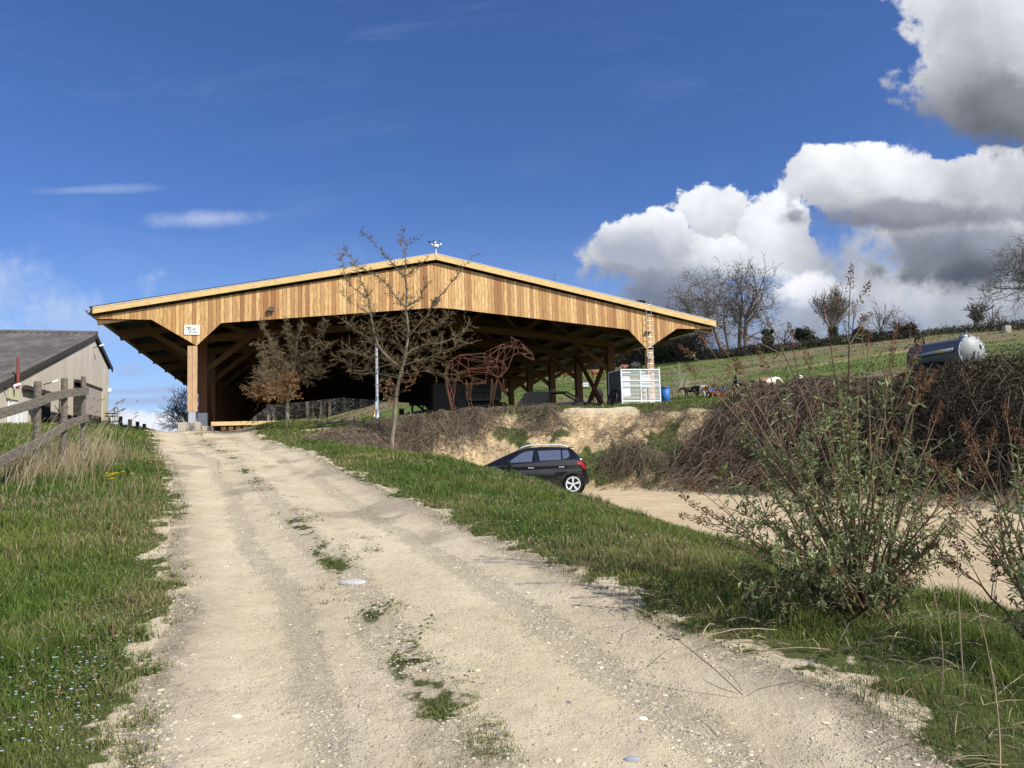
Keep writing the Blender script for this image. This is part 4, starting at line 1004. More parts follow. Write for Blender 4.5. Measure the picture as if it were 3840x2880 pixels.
    # wheels, arches
    for x in (0, -2.6):
        for s in (-1, 1):
            wh = empty('wheel', (x, s*.74, .31)); wh.parent = car; wh.empty_display_size = .1
            MB().lathe([(.20, -s*.08), (.27, s*.09), (.30, s*.105), (.32, s*.07), (.32, -s*.08)], axis='y', k=36).build('tyre', M['black'], wh, smooth=True)
            MB().lathe([(0, s*.0), (.235, s*.0), (.235, -s*.02)], axis='y', k=30).build('brake', M['dark'], wh)
            rim = MB().lathe([(.205, s*.09), (.235, s*.105), (.245, s*.095), (.245, s*.05), (.21, s*.05), (.205, s*.09)], axis='y', k=36)
            rim.lathe([(0, s*.09), (.05, s*.085), (.055, s*.06)], axis='y', k=16)
            for i in range(5):
                t = i*2*math.pi/5+.3
                for dt in (-.11, .11): rim.beam((.04*math.cos(t), s*.075, .04*math.sin(t)), (.215*math.cos(t+dt), s*.085, .215*math.sin(t+dt)), .035, .03, up=(0, 1, 0))
            rim.build('rim', M['galvwhite'], wh)
            # arch trim
            ar = MB(); pts = [(x+.40*math.cos(t), s*(yside(x+.4*math.cos(t), .31+.4*math.sin(t))+.0), .31+.40*math.sin(t)) for t in np.linspace(-.15, math.pi+.15, 20)]
            v = []
            for (a_, b_, c_), t in zip(pts, np.linspace(-.15, math.pi+.15, 20)):
                for rr, oo in ((-.045, .0), (-.045, .03), (.03, .03), (.03, .0)): v.append((a_+rr*math.cos(t), b_+s*oo, c_+rr*math.sin(t)))
            ar.add(v, [(i*4+j, i*4+(j+1) % 4, i*4+4+(j+1) % 4, i*4+4+j) for i in range(19) for j in range(4)])
            ar.build('wheel_arch', plast, car)
        MB().lathe([(.40, -.70), (.39, .70)], c=(x, 0, .31), axis='y', k=24).build('arch_liner', M['black'], car)
        MB().box((x-.36, -.52, .28), (x+.36, .52, .6)).build('underbody', M['black'], car)
    for s in (-1, 1):
        MB().tube([(-1.80, s*.54, 1.47), (-1.6, s*.54, 1.57), (-1.4, s*.54, 1.615), (-.5, s*.54, 1.615), (-.25, s*.54, 1.58), (-.12, s*.54, 1.52)], .022, 8).build('roof_rail', M['galvwhite'], car, smooth=True)
    MB().add([(-2.80, -.66, 1.045), (-2.80, .66, 1.045), (-1.80, .56, 1.485), (-1.80, -.56, 1.485)], [(0, 1, 2, 3)]).build('windscreen', gl, car)
    bpy.data.objects[-1] if 0 else None
    mb = MB(); mb.cbox((-2.07, -1.0, 1.06), (.14, .20, .15)); mb.cbox((-2.04, -.86, 1.0), (.06, .12, .07)); mi = mb.build('door_mirror', M['black'], car); bv = mi.modifiers.new('b', 'BEVEL'); bv.width = .03; bv.segments = 3
    panel('tail_lamp', [(.15, 1.04), (.30, 1.06), (.40, .96), (.44, .80), (.38, .78), (.28, .93), (.15, .97)], mat('tail lamp', (.30, .01, .012), .2, spec=.8), .012, sides=(-1, 1))
    MB().box((.40, -.62, .30), (.53, .62, .62)).build('bumper', plast, car)
    MB().box((-.12, -.55, 1.49), (.06, .55, 1.52)).build('roof_spoiler', paint, car)
    MB().add([(.09, -.46, 1.42), (.09, .46, 1.42), (.34, .52, 1.13), (.34, -.52, 1.13)], [(0, 1, 2, 3)]).build('rear_window', gl, car)
    MB().tube([(-.4, 0, 1.56), (-.2, 0, 1.72)], .006, 5).build('aerial', M['black'], car)
build_car()

# ------------------------------------------------------------ wire horse sculpture
def wire_horse():
    p = W(440+.05304*1000, 408, 33); z0 = p[2]
    wh = empty('wire_horse_sculpture', (p[0], p[1], z0), .0); tag(wh, 'rusty steel rod sculpture of a standing horse on the grassy bank', 'sculpture')
    k = .002285
    Nd = dict(A=(415, 483, .06), B=(280, 543, .12), C=(195, 630, .05), D=(870, 465, .06), E=(980, 400, .05), F=(1205, 305, .04), G=(1480, 237, .05), H=(1515, 228, .03), I=(1585, 310, .12), J=(1790, 510, .06), K=(1808, 600, .05), L=(1785, 630, .05), M=(1660, 565, .08),
        N=(1590, 500, .10), O=(1410, 520, .13), P=(1290, 790, .06), Q=(1175, 930, .16), R=(1110, 940, .28), S=(880, 1000, .20), T=(700, 1055, .10), U=(470, 1040, .2), V=(160, 690, .16), a=(560, 580, .33), b=(390, 630, .32), c=(570, 770, .42), d=(345, 825, .36), e=(570, 905, .38),
        f=(860, 548, .26), g=(965, 530, .24), h=(1000, 640, .34), i=(1105, 740, .38), j=(1095, 590, .24), k=(1220, 640, .2), l=(1160, 385, .13), m=(1400, 350, .14), n=(920, 770, .42), o=(890, 845, .42), q=(360, 935, .34), r=(420, 970, .28), s=(250, 690, .25), t=(1430, 400, .12), u=(1620, 400, .11), v=(1625, 500, .09), w=(1720, 490, .08), x=(1490, 370, .12), y=(1510, 470, .12),
        z=(1280, 360, .12), aa=(240, 950, .28), bb=(740, 1030, .2), ee=(1380, 170, .13), ef=(1390, 330, .10), eg=(1460, 225, .07), T2=(860, 1045, .12))
    E_ = 'A-B B-C A-D D-E E-F F-G G-H H-I I-J J-K K-L L-M M-N N-O O-P P-Q Q-R R-S S-T T-U A-a A-f A-b B-a B-b B-c C-s C-V s-b a-c a-h a-f b-c b-d s-d s-B c-h c-n c-e c-i d-c d-e d-q d-o d-n e-o e-S e-T q-r q-e q-aa r-e r-U s-V V-d f-D f-g g-D g-h g-F f-h g-E h-i h-j j-g j-i j-k i-n i-P i-R k-P k-m k-h l-F l-j l-g l-m m-G m-F m-k m-t t-x x-y y-O t-O O-N N-v v-u u-I u-w w-v w-J v-M w-K K-M I-t H-t z-k z-j z-F z-m P-j P-O k-O n-h n-f n-o o-R o-i R-P R-n S-e S-o bb-e bb-S T-S T2-S T-T2 U-bb q-U aa-r ee-ef ee-eg ef-eg G-ee i-Q k-Q h-R u-x y-v I-w aa-s l-z'.split()
    body = MB(); rr = .0068
    def P3(nm, s): x, y, w_ = Nd[nm]; return ((x-1000)*k, -s*w_, (1510-y)*k)
    for s in (1, -1):
        for ie, e in enumerate(E_):
            if s < 0 and ie % 2: continue
            a, b = e.split('-'); body.tube([P3(a, s), P3(b, s)], rr, 5)
    for nm in 'A B C D F H J K P Q S T V'.split(): body.tube([P3(nm, 1), P3(nm, -1)], rr, 5)
    body.build('body', M['rust'], wh)
    def leg(top, knee, fet, foot, s, wt, wk, wf, name='leg'):
        mb = MB(); T_ = lambda c, w_, dx, dy: ((c[0]+dx-1000)*k, -s*.24+dy*w_*k, (1510-c[1])*k)
        for dx, dy in ((-1, -1), (1, -1), (1, 1), (-1, 1)):
            mb.tube([T_(top, wt, dx*wt, dy), T_(knee, wk, dx*wk, dy), T_(fet, wf, dx*wf, dy), T_(foot, wk, dx*wk, dy)], rr, 5)
            mb.tube([T_(top, wt, dx*wt, dy), T_(knee, wk, -dx*wk, dy)], rr*.9, 5)
        for c, w_ in ((knee, wk), ((knee[0], knee[1]+45), wk), (fet, wf), (foot, wk)):
            q = [T_(c, w_, dx*w_, dy) for dx, dy in ((-1, -1), (1, -1), (1, 1), (-1, 1), (-1, -1))]
            mb.tube(q, rr*.9, 5, cap=False)
        mb.build(name, M['rust'], wh)
    leg((250, 900), (225, 1290), (235, 1420), (265, 1505), 1, 90, 45, 28)
    leg((560, 950), (535, 1280), (560, 1400), (590, 1510), -1, 60, 38, 26)
    leg((1050, 960), (1000, 1270), (985, 1390), (970, 1500), 1, 55, 34, 22)
    leg((1160, 950), (1215, 1245), (1220, 1350), (1220, 1460), -1, 50, 32, 22)
    tl = MB()
    for dx, dy in ((-14, 0), (8, .04), (20, -.04), (-2, -.06)):
        tl.tube([((170+dx-1000)*k, dy, (1510-690)*k), ((130+dx-1000)*k, dy*1.5, (1510-860)*k), ((128+dx-1000)*k, dy*2, (1510-1080)*k), ((190+dx-1000)*k, dy*2, (1510-1300)*k), ((235+dx*.6-1000)*k, dy, (1510-1490)*k)], rr, 5)
    tl.build('tail', M['rust'], wh)
wire_horse()

# ------------------------------------------------------------ living horses and ponies
def coat(name, c1, c2=None, thr=0., scale=1.6, legs=None):
    m = bpy.data.materials.new(name); m.use_nodes = True; n = NT(m.node_tree); b = m.node_tree.nodes['Principled BSDF']; b.inputs['Roughness'].default_value = .75
    t = n.new('ShaderNodeTexCoord').outputs['Object']; sp = n.new('ShaderNodeSeparateXYZ'); n.link(t, sp.inputs[0]); base = None
    if c2:
        f = n.math('ADD', n.math('MULTIPLY', n.math('SUBTRACT', n.noise(t, scale, 3, .5), .5), 2.2), n.math('MULTIPLY', sp.outputs[0], thr)); base = n.mix(n.sstep(f, -.03, .03), c1, c2)
    if legs: base = n.mix(n.sstep(sp.outputs[2], .42, .34), base if base else c1, legs)
    if base: n.link(base, b.inputs['Base Color'])
    else: b.inputs['Base Color'].default_value = (*c1, 1)
    return m
def horse(px, py, dist, h, face, pose, m, mane, label, nm='horse', cat='horse', zoff=0.):
    """h = withers height; face = heading (radians, 0 = to the right)"""
    p = W(px, py, dist); g_ = H1(p[0], p[1])
    if abs(g_-p[2]) > .12:   # stand on the ground along the same view line
        q = gp(px, py, dist*.6, dist*1.6); dist = q[1]; p = q
    o = empty(nm, (p[0], p[1], H1(p[0], p[1])+zoff), face); tag(o, label, cat, 'horses and ponies on the pasture')
    s = h/1.5
    J = {'pel': (-.62, 0, 1.25, .26), 'rump': (-.80, 0, 1.24, .17), 'bel': (-.15, 0, 1.10, .30), 'che': (.38, 0, 1.14, .27), 'wit': (.42, 0, 1.36, .14), 'nk0': (.66, 0, 1.30, .19)}
    if pose == 'graze': J.update(nk1=(.98, 0, .98, .13), pol=(1.22, 0, .60, .11), nos=(1.30, 0, .16, .06), tip=(1.33, 0, .06, .05))
    elif pose == 'down': J.update(nk1=(.95, 0, 1.30, .14), pol=(1.2, 0, 1.15, .12), nos=(1.42, 0, .82, .07), tip=(1.46, 0, .74, .055))
    else: J.update(nk1=(.86, 0, 1.58, .13), pol=(1.02, 0, 1.82, .11), nos=(1.38, 0, 1.52, .07), tip=(1.45, 0, 1.46, .055))
    lie = pose == 'lie'
    E_ = [('pel', 'rump'), ('pel', 'bel'), ('bel', 'che'), ('che', 'nk0'), ('che', 'wit'), ('nk0', 'nk1'), ('nk1', 'pol'), ('pol', 'nos'), ('nos', 'tip')]
    for i, y in enumerate((-.19, .19)):
        o_ = .10*(1 if i else -1)
        J[f'h0{i}'] = (-.68, y*.9, 1.0, .19); J[f'h1{i}'] = (-.52+o_, y, .80, .11); J[f'h2{i}'] = (-.80+o_, y, .50, .06); J[f'h3{i}'] = (-.74+o_, y, .14, .045); J[f'h4{i}'] = (-.68+o_, y, .0, .06)
        J[f'f0{i}'] = (.45, y*.9, .92, .14); J[f'f1{i}'] = (.44-o_, y, .72, .085); J[f'f2{i}'] = (.46-o_, y, .42, .06); J[f'f3{i}'] = (.45-o_, y, .13, .042); J[f'f4{i}'] = (.50-o_, y, .0, .055)
        E_ += [('pel', f'h0{i}'), (f'h0{i}', f'h1{i}'), (f'h1{i}', f'h2{i}'), (f'h2{i}', f'h3{i}'), (f'h3{i}', f'h4{i}'), ('che', f'f0{i}'), (f'f0{i}', f'f1{i}'), (f'f1{i}', f'f2{i}'), (f'f2{i}', f'f3{i}'), (f'f3{i}', f'f4{i}')]
        J[f'e{i}'] = (J['pol'][0]-.02, y*.4, J['pol'][2]+.16, .02); E_.append(('pol', f'e{i}'))
    if lie:
        for k_, v in J.items():
            if k_[0] in 'hf' and k_[1].isdigit(): J[k_] = (v[0]+(.25 if int(k_[1]) % 2 else .05), v[1]*1.4, max(.08, .75-v[2])*.25+.05 if int(k_[1]) > 0 else .42, v[3])
            else: J[k_] = (v[0], v[1], v[2]-.82, v[3])
    ks = list(J); me = bpy.data.meshes.new('body'); me.from_pydata([tuple(c*s for c in J[k_][:3]) for k_ in ks], [(ks.index(a), ks.index(b)) for a, b in E_], [])
    bo = link('body', me, o); me.materials.append(m)
    sk = bo.modifiers.new('skin', 'SKIN'); sk.use_smooth_shade = True
    for i, k_ in enumerate(ks):
        sv = me.skin_vertices[0].data[i]; r_ = J[k_][3]*s; sv.radius = (r_, r_*(1.15 if k_ in ('bel', 'che', 'pel') else 1)); sv.use_root = (i == 0)
    bo.modifiers.new('sub', 'SUBSURF').levels = 1; bo.modifiers['sub'].render_levels = 2
    tb = Tubes(); cz = -.82 if lie else 0
    for i in range(26):
        a = random.uniform(-.03, .03); tb.add(np.array([(-.93, a, 1.30+cz), (-1.05+a, a*1.5, 1.1+cz), (-1.06+a*2, a*2, max(.1, .75+cz)), (-1.02+a*2, a*2, max(.05, .38+cz))])*s, [.02*s, .035*s, .03*s, .006*s], 4, mane)
    tb.build('tail', M['leaf'], o)
    tb = Tubes(); a_, b_ = np.array(J['nk0'][:3])+[-.05, 0, .17], np.array(J['pol'][:3])+[0, 0, .10]
    mid_ = np.array(J['nk1'][:3])+[-.05, 0, .14] if pose != 'graze' else np.array(J['nk1'][:3])+[.06, 0, .13]
    for i in range(34):
        t = i/33; q = a_*(1-t)**2+2*mid_*t*(1-t)+b_*t*t; sd = random.choice((-1, 1))
        tb.add(np.array([q, q+[0, sd*.10, -.05], q+[.01, sd*.15, -.22]])*s, [.02*s, .025*s, .005*s], 4, mane)
    tb.build('mane', M['leaf'], o)
    return o
ch = coat('chestnut coat', (.20, .07, .025), legs=(.5, .42, .34)); ch2 = coat('chestnut coat plain', (.23, .085, .03)); bkc = coat('black coat', (.012, .010, .010)); dbr = coat('dark brown coat', (.04, .018, .010))
pw = coat('black and white coat', (.015, .012, .012), (.72, .66, .56), -3.0); pw2 = coat('white and black coat', (.70, .65, .56), (.02, .017, .016), .6, 2.2); pb = coat('white coat with brown patches', (.74, .68, .57), (.22, .11, .05), -.2, 1.9)
horse(568, 380.6, 112, 1.45, R(172), 'graze', ch, (.16, .06, .02), 'chestnut horse with white socks grazing on the hillside between barn posts')
horse(596.5, 380, 112, 1.45, R(185), 'graze', ch2, (.08, .03, .015), 'chestnut horse with dark tail grazing behind the crossed barn braces')
horse(598, 407.5, 73, 1.45, R(250), 'down', bkc, (.01, .01, .01), 'black horse standing just beyond the crossed barn braces')
horse(626, 374, 108, 1.45, R(200), 'graze', ch2, (.1, .04, .02), 'brown horse on the hillside whose back shows over the left end of the cage')
horse(635.5, 374, 108, 1.5, R(20), 'graze', bkc, (.01, .01, .01), 'black horse on the hillside whose back shows over the middle of the cage')
horse(690, 397.5, 62, 1.0, R(178), 'down', dbr, (.02, .012, .01), 'dark brown shaggy pony facing left behind the thin pale sapling', 'pony', 'pony')
horse(701, 397.3, 61, 1.05, R(130), 'down', pw, (.02, .015, .01), 'dark pony with white hindquarters beside the blue drum', 'pony', 'pony')
horse(718, 397.8, 60, 1.1, R(175), 'lie', ch2, (.15, .06, .03), 'chestnut pony lying down in front of the blue trough', 'pony', 'pony')
horse(735.5, 396, 60, 1.05, R(262), 'stand', pw2, (.6, .56, .5), 'white pony with a black patch facing the camera', 'pony', 'pony')
horse(743, 394.5, 64, 1.1, R(10), 'down', dbr, (.02, .012, .01), 'dark brown pony standing behind the white and black one', 'pony', 'pony')
horse(769, 392.5, 61, 1.12, R(6), 'down', pb, (.7, .65, .55), 'white pony with brown patches standing side-on behind the brambles', 'pony', 'pony')
horse(800.5, 390, 62, 1.05, R(250), 'down', pb, (.7, .65, .55), 'white and brown pony farthest right, mostly hidden by the shrub', 'pony', 'pony')
def at(px, py, d0, d1): return gp(px, py, d0, d1)
p = at(710.5, 395.2, 40, 80); dr = empty('blue_drum', tuple(p)); tag(dr, 'blue plastic drum lying beside the ponies', 'drum')
MB().lathe([(0, -.35), (.27, -.35), (.29, -.3), (.29, .3), (.27, .35), (0, .35)], c=(0, 0, .3), axis='x', k=20).build('shell', M['blue'], dr, smooth=True)
for x in (-.15, .15): MB().lathe([(.29, x-.02), (.31, x), (.29, x+.02)], c=(0, 0, .3), axis='x', k=20).build('hoop', M['blue'], dr)
p = at(720, 394, 40, 80); tg = empty('blue_trough', tuple(p)); tag(tg, 'long blue feed trough beside the lying pony', 'trough')
MB().prism([(-.25, .05), (.25, .05), (.33, .42), (.29, .42), (.22, .1), (-.22, .1), (-.29, .42), (-.33, .42)], 0, -.55, .55).build('basin', M['blue'], tg)
MB().box((-.57, -.34, .40), (-.53, .34, .45)).box((.53, -.34, .40), (.57, .34, .45)).build('rim', M['blue'], tg)
p = at(583.5, 388.3, 60, 110); ib = empty('white_tank_crate', tuple(p)); tag(ib, 'white caged water container on the hillside between the barn posts', 'container')
MB().box((-.55, -.45, .12), (.55, .45, .62)).build('tank', M['white'], ib)
fr = MB()
for i in range(7): fr.tube([(-.57+i*.19, -.47, .1), (-.57+i*.19, -.47, .66)], .012, 4)
for z in (.12, .36, .65): fr.tube([(-.57, -.47, z), (.57, -.47, z)], .012, 4)
fr.build('cage', M['galv'], ib)
p = at(949.5+0, 0+331.5, 60, 200) if 0 else at(1007, 332.5, 50, 120); stn = empty('field_marker', tuple(p)); tag(stn, 'small pale concrete block standing on the pasture at the far right', 'block')
MB().box((-.35, -.3, -.1), (.35, .3, .75)).build('block', M['concrete'], stn).modifiers.new('b', 'BEVEL').width = .05
p = at(640, 364.5, 60, 150); lgp = empty('felled_logs', tuple(p)); tag(lgp, 'pale felled logs at the top of the pasture beside the barn post', 'logs')
for i, (dx, dz) in enumerate(((-.2, .1), (.1, .3), (.3, .1))): MB().tube([(-1.2+dx, i*.3-.3, dz), (1.1+dx, i*.2-.3, dz+.12)], .16, 8).build('log', M['stone'], lgp)
# pasture stakes
for i, (px, pt, pb_, d0, d1, c, lb) in enumerate([
    (672.7, 383.5, 394, 30, 70, 'oldwood', 'grey stake in the pasture left of the thin sapling'), (714.5, 378, 390, 30, 70, 'oldwood', 'leaning grey stake behind the blue drum'), (722, 384.5, 392, 30, 70, 'oldwood', 'short grey stake at the blue trough'),
    (749, 379.5, 391, 30, 70, 'white', 'white stake among the ponies'), (580, 375, 388, 60, 140, 'oldwood', 'thin stake on the hillside beside the third barn post'), (555, 373, 383, 60, 140, 'oldwood', 'thin stake on the hillside left of the grazing chestnut'),
    (596, 392, 404, 40, 90, 'oldwood', 'pale leaning stake beside the black horse'), (601, 356.5, 364.6, 100, 150, 'white', 'white stake at the top of the pasture left of the ladder post'),
    (910.3, 327, 338.2, 60, 130, 'oldwood', 'leftmost of the five fence stakes on the ridge above the tanker'), (919, 329.5, 336.6, 60, 130, 'oldwood', 'second from left of the five fence stakes on the ridge above the tanker'), (929.2, 326.5, 336.2, 60, 130, 'oldwood', 'middle one of the five fence stakes on the ridge above the tanker'), (937.2, 326.5, 335, 60, 130, 'oldwood', 'second from right of the five fence stakes on the ridge above the tanker'), (943.2, 326, 334.3, 60, 130, 'oldwood', 'rightmost of the five fence stakes on the ridge above the tanker')]):
    p = gp(px, pb_, d0, d1); hgt = (pb_-pt)/F*p[1]
    o = MB().tube([(0, 0, -.2), (.02, 0, hgt*.5), (.05*(i % 3-1), 0, hgt)], [.06, .055, .05] if p[1] > 60 else [.035, .033, .03], 6).build('pasture_stake', M[c]); o.location = tuple(p); tag(o, lb, 'stake', 'stakes on the pasture')

# ------------------------------------------------------------ trees
def U3(): 
    v = rng.normal(size=3); return v/np.linalg.norm(v)
def grow(T, p, d, L, r, lev, P, tips):
    """recursive bare branching; T: Tubes"""
    n = 5 if lev < 2 else 4; pts = [p]; dirs = [d]
    for i in range(n-1):
        d = d+U3()*P['wig']*(1+.4*lev)+np.array([0, 0, P['up']*(.3 if lev == 0 else 1)]); d /= np.linalg.norm(d)
        p = p+d*L/(n-1); pts.append(p); dirs.append(d)
    r1 = max(r*P['tap'], P['rmin']); T.add(pts, np.linspace(r, r1, n), 6 if lev < 2 else 3, P['col'] if lev > 1 else P['col0'])
    if lev >= P['lev']: tips.append((p, d)); return
    k = P['kids'][min(lev, len(P['kids'])-1)]
    for i in range(k):
        t = rng.uniform(P['from'] if lev else P['from0'], 1) if i < k-1 else 1.; j = min(int(t*(n-1)), n-2); f = t*(n-1)-j
        q = np.array(pts[j])*(1-f)+np.array(pts[j+1])*f; dd = dirs[j+1]
        s = U3(); s -= dd*(s@dd); s /= np.linalg.norm(s)+1e-9
        an = rng.uniform(*P['ang'])*(.45 if i == k-1 else 1)
        nd = dd*math.cos(an)+s*math.sin(an)+np.array([0, 0, P['lift']]); nd /= np.linalg.norm(nd)
        grow(T, q, nd, L*rng.uniform(*P['len']), max(P['rmin'], (r+(r1-r)*t)*(rng.uniform(.45, .7) if i < k-1 else .85)), lev+1, P, tips)
BASE = dict(wig=.13, up=.02, tap=.62, rmin=.022, col=(.13, .115, .095), col0=(.17, .15, .12), lev=5, kids=(5, 5, 4, 4, 3), ang=(.5, 1.0), len=(.55, .8), lift=.12)
BASE['from'] = .25; BASE['from0'] = .35
def bare_tree(name, label, base, hgt, lean=(0, 0), trunk_r=.35, frac=.42, group='bare trees on the ridge', ivy=0, seed=1, **kw):
    global rng
    keep = rng; rng = np.random.default_rng(seed)
    P = dict(BASE); P.update(kw); o = empty(name, tuple(base)); tag(o, label, 'tree', group)
    # trunk: its own tapered mesh with root flare
    L = hgt*frac; d = np.array([lean[0], lean[1], 1.]); d /= np.linalg.norm(d); pts = []; p = np.array([0, 0, -.3]); 
    for i in range(7): pts.append(p.copy()); d = d+np.array([rng.normal()*.04, rng.normal()*.04, .0]); d /= np.linalg.norm(d); p = p+d*L/6
    rad = trunk_r*np.array([1.5, 1.05, .95, .9, .84, .78, .7])
    TT = Tubes(); TT.add(pts, rad, 10, P['col0']); 
    T = Tubes(); tips = []
    nl = P.get('limbs', 5)
    for i in range(nl):
        t = 1. if i == 0 else rng.uniform(P.get('tfrom', .45), 1.); k = min(int(t*6), 5); q = pts[k]+(pts[k+1]-pts[k])*(t*6-k) if t < 1 else pts[-1]
        az = rng.uniform(0, 6.28) if i else 0; an = rng.uniform(*P['ang'])*(.3 if i == 0 else 1)
        nd = d*math.cos(an)+np.array([math.cos(az+i*2.4), math.sin(az+i*2.4), .1])*math.sin(an); nd /= np.linalg.norm(nd)
        grow(T, q, nd, (hgt-L)*P.get('l0', .55)*(1.0 if i == 0 else rng.uniform(.7, 1.0)), trunk_r*(.68 if i == 0 else rng.uniform(.4, .55)), 1, P, tips)
    # scale so that the crown reaches the wanted height
    zs = max(t[0][2] for t in tips); kx = (hgt/zs)
    for g in (T.g, TT.g):
        for key in g: g[key] = [(a*kx, b, c) for a, b, c in g[key]]
    TT.build('trunk', M['bark'], o)
    lv = None
    if P.get('leafn'):
        tp = np.array([t[0] for t in tips])*kx; n = P['leafn']; c = tp[rng.integers(0, len(tp), n)]+rng.normal(size=(n, 3))*P.get('leafs', .3)
        col = np.array(P['leafcol'])*rng.uniform(.6, 1.4, (n, 1)); lv = leaf_quads(c, rng.normal(size=(n, 3)), rng.normal(size=(n, 3)), rng.uniform(.8, 1.3, n)*P['leafl'], rng.uniform(.4, .6, n)*P['leafl'], col)
    T.build('crown', M['twig'] if lv is None else M['leaf'], o, lv)
    if ivy:
        n = int(ivy); kk = rng.integers(0, 6, n); tt = rng.uniform(0, 1, (n, 1)); A_ = np.array(pts)*kx; c = A_[kk]*(1-tt)+A_[kk+1]*tt; az = rng.uniform(0, 6.28, n); rr_ = trunk_r*rng.uniform(1.0, 2.6, n)
        c = c+np.stack([np.cos(az)*rr_, np.sin(az)*rr_, rng.normal(size=n)*.2], 1); col = np.array([.035, .055, .018])*rng.uniform(.5, 1.6, (n, 1))
        v, f, cc = leaf_quads(c, rng.normal(size=(n, 3)), rng.normal(size=(n, 3)), np.full(n, .34), np.full(n, .26), col); me = mk_mesh('ivy', v, [f], cols=cc); me.materials.append(M['leaf']); link('ivy', me, o)
    rng = keep; return o
def tb_(px, py, lo=60, hi=200): return gp(px, py, lo, hi)
def hpx(base, py, ptop): return (py-ptop)/F*base[1]*1.0
oak = dict(kids=(4, 4, 3, 3, 3), wig=.24, ang=(.45, 1.1), rmin=.022, limbs=6, len=(.6, .85), l0=.5)
for i, (px, py, pt, lx, tr_, kw, lb) in enumerate([
    (709, 357, 262, -.28, .30, dict(oak, lev=5, tfrom=.5), 'gnarled bare oak leaning left over the barn eave'),
    (722, 352.5, 250, -.17, .27, dict(oak, lev=5, limbs=6), 'tall bare oak leaning left whose crown is the highest of the ridge clump'),
    (730, 354, 268, -.10, .2, dict(oak, lev=5, limbs=4), 'slimmer bare oak between the leaning oak and the twin straight trunks'),
    (740, 355, 256, -.03, .28, dict(oak, lev=5, limbs=5), 'left one of the twin straight bare oaks on the ridge'),
    (745.5, 354.5, 254, .03, .32, dict(oak, lev=5, limbs=7, tfrom=.3), 'right one of the twin straight bare oaks, its limbs spreading to the right')]):
    b = tb_(px, py, 80, 136); bare_tree('bare_oak', lb, b, hpx(b, py, pt), (lx, 0), tr_, .46, 'bare oaks on the ridge', seed=20+i, **kw)
b = tb_(832, 340); bare_tree('ivy_tree', 'bare tree with an ivy-clad trunk and fan of upright twigs on the ridge', b, hpx(b, 340, 277), (.03, 0), .26, .3, ivy=900, seed=3, limbs=8, up=.07, lift=.3, ang=(.35, .8), kids=(5, 5, 4, 3, 3))
for i, (px, py, pt, lb, kw) in enumerate([
    (852, 340, 300, 'slender bare tree just right of the ivy-clad one', dict(lev=3, rmin=.016, kids=(5, 4, 4), limbs=5, up=.06)),
    (882, 338.5, 294, 'bare tree with forked crown, second right of the ivy-clad tree', dict(lev=3, rmin=.016, kids=(5, 4, 4), limbs=6, up=.05)),
    (899, 338, 300, 'dense round-crowned bare tree right of the forked one', dict(lev=4, rmin=.016, kids=(4, 4, 4), limbs=7, ang=(.6, 1.2), lift=.02)),
    (975, 330.5, 293, 'small bare tree alone on the skyline right of the tanker', dict(lev=4, limbs=6, ang=(.5, 1.1), rmin=.03)),
    (992, 330, 300, 'small bare tree on the skyline next right of the lone one', dict(lev=3, rmin=.016, kids=(5, 4, 4), limbs=5)),
    (1000, 330, 308, 'smallest bare tree on the skyline, below the big right-hand tree', dict(lev=3, rmin=.016, kids=(5, 4, 4), limbs=4)),
    (671, 361, 332, 'small bare tree behind the barn eave left of the oaks', dict(lev=3, rmin=.016, kids=(5, 4, 4), limbs=5)),
    (785, 347, 318, 'bushy bare tree between the oaks and the ivy-clad tree', dict(lev=3, rmin=.016, kids=(5, 4, 4), limbs=5))]):
    b = tb_(px, py, 70, 135); bare_tree('bare_tree', lb, b, hpx(b, py, pt), (random.uniform(-.05, .05), 0), .16, .28, seed=50+i, **kw)
b = np.array([68.6, 95., 0]); b[2] = H1(b[0], b[1]); bare_tree('big_bare_tree', 'large bare tree at the right edge of the photo, only its left half in view', b, 14.6, (.02, 0), .30, .3, seed=9, limbs=9, lev=5, kids=(6, 5, 4, 4, 3), ang=(.5, 1.1), l0=.62, rmin=.018)
p = W(190, 436, 66); bare_tree('bare_tree', 'bare tree beyond the crest seen past the left barn post', (p[0], p[1], p[2]), 4.6, (-.12, 0), .13, .25, seed=12, limbs=8, lev=5, ang=(.6, 1.1), kids=(5, 5, 4, 3, 3), rmin=.012, tfrom=.2)
b = gp(684.8, 398, 40, 70); bare_tree('sapling', 'thin pale sapling in front of the dark pony', b, hpx(b, 398, 361), (-.18, 0), .045, .42, None, seed=5, limbs=6, lev=3, kids=(4, 4, 3), rmin=.008, col=(.42, .38, .30), col0=(.45, .41, .33), up=.05)
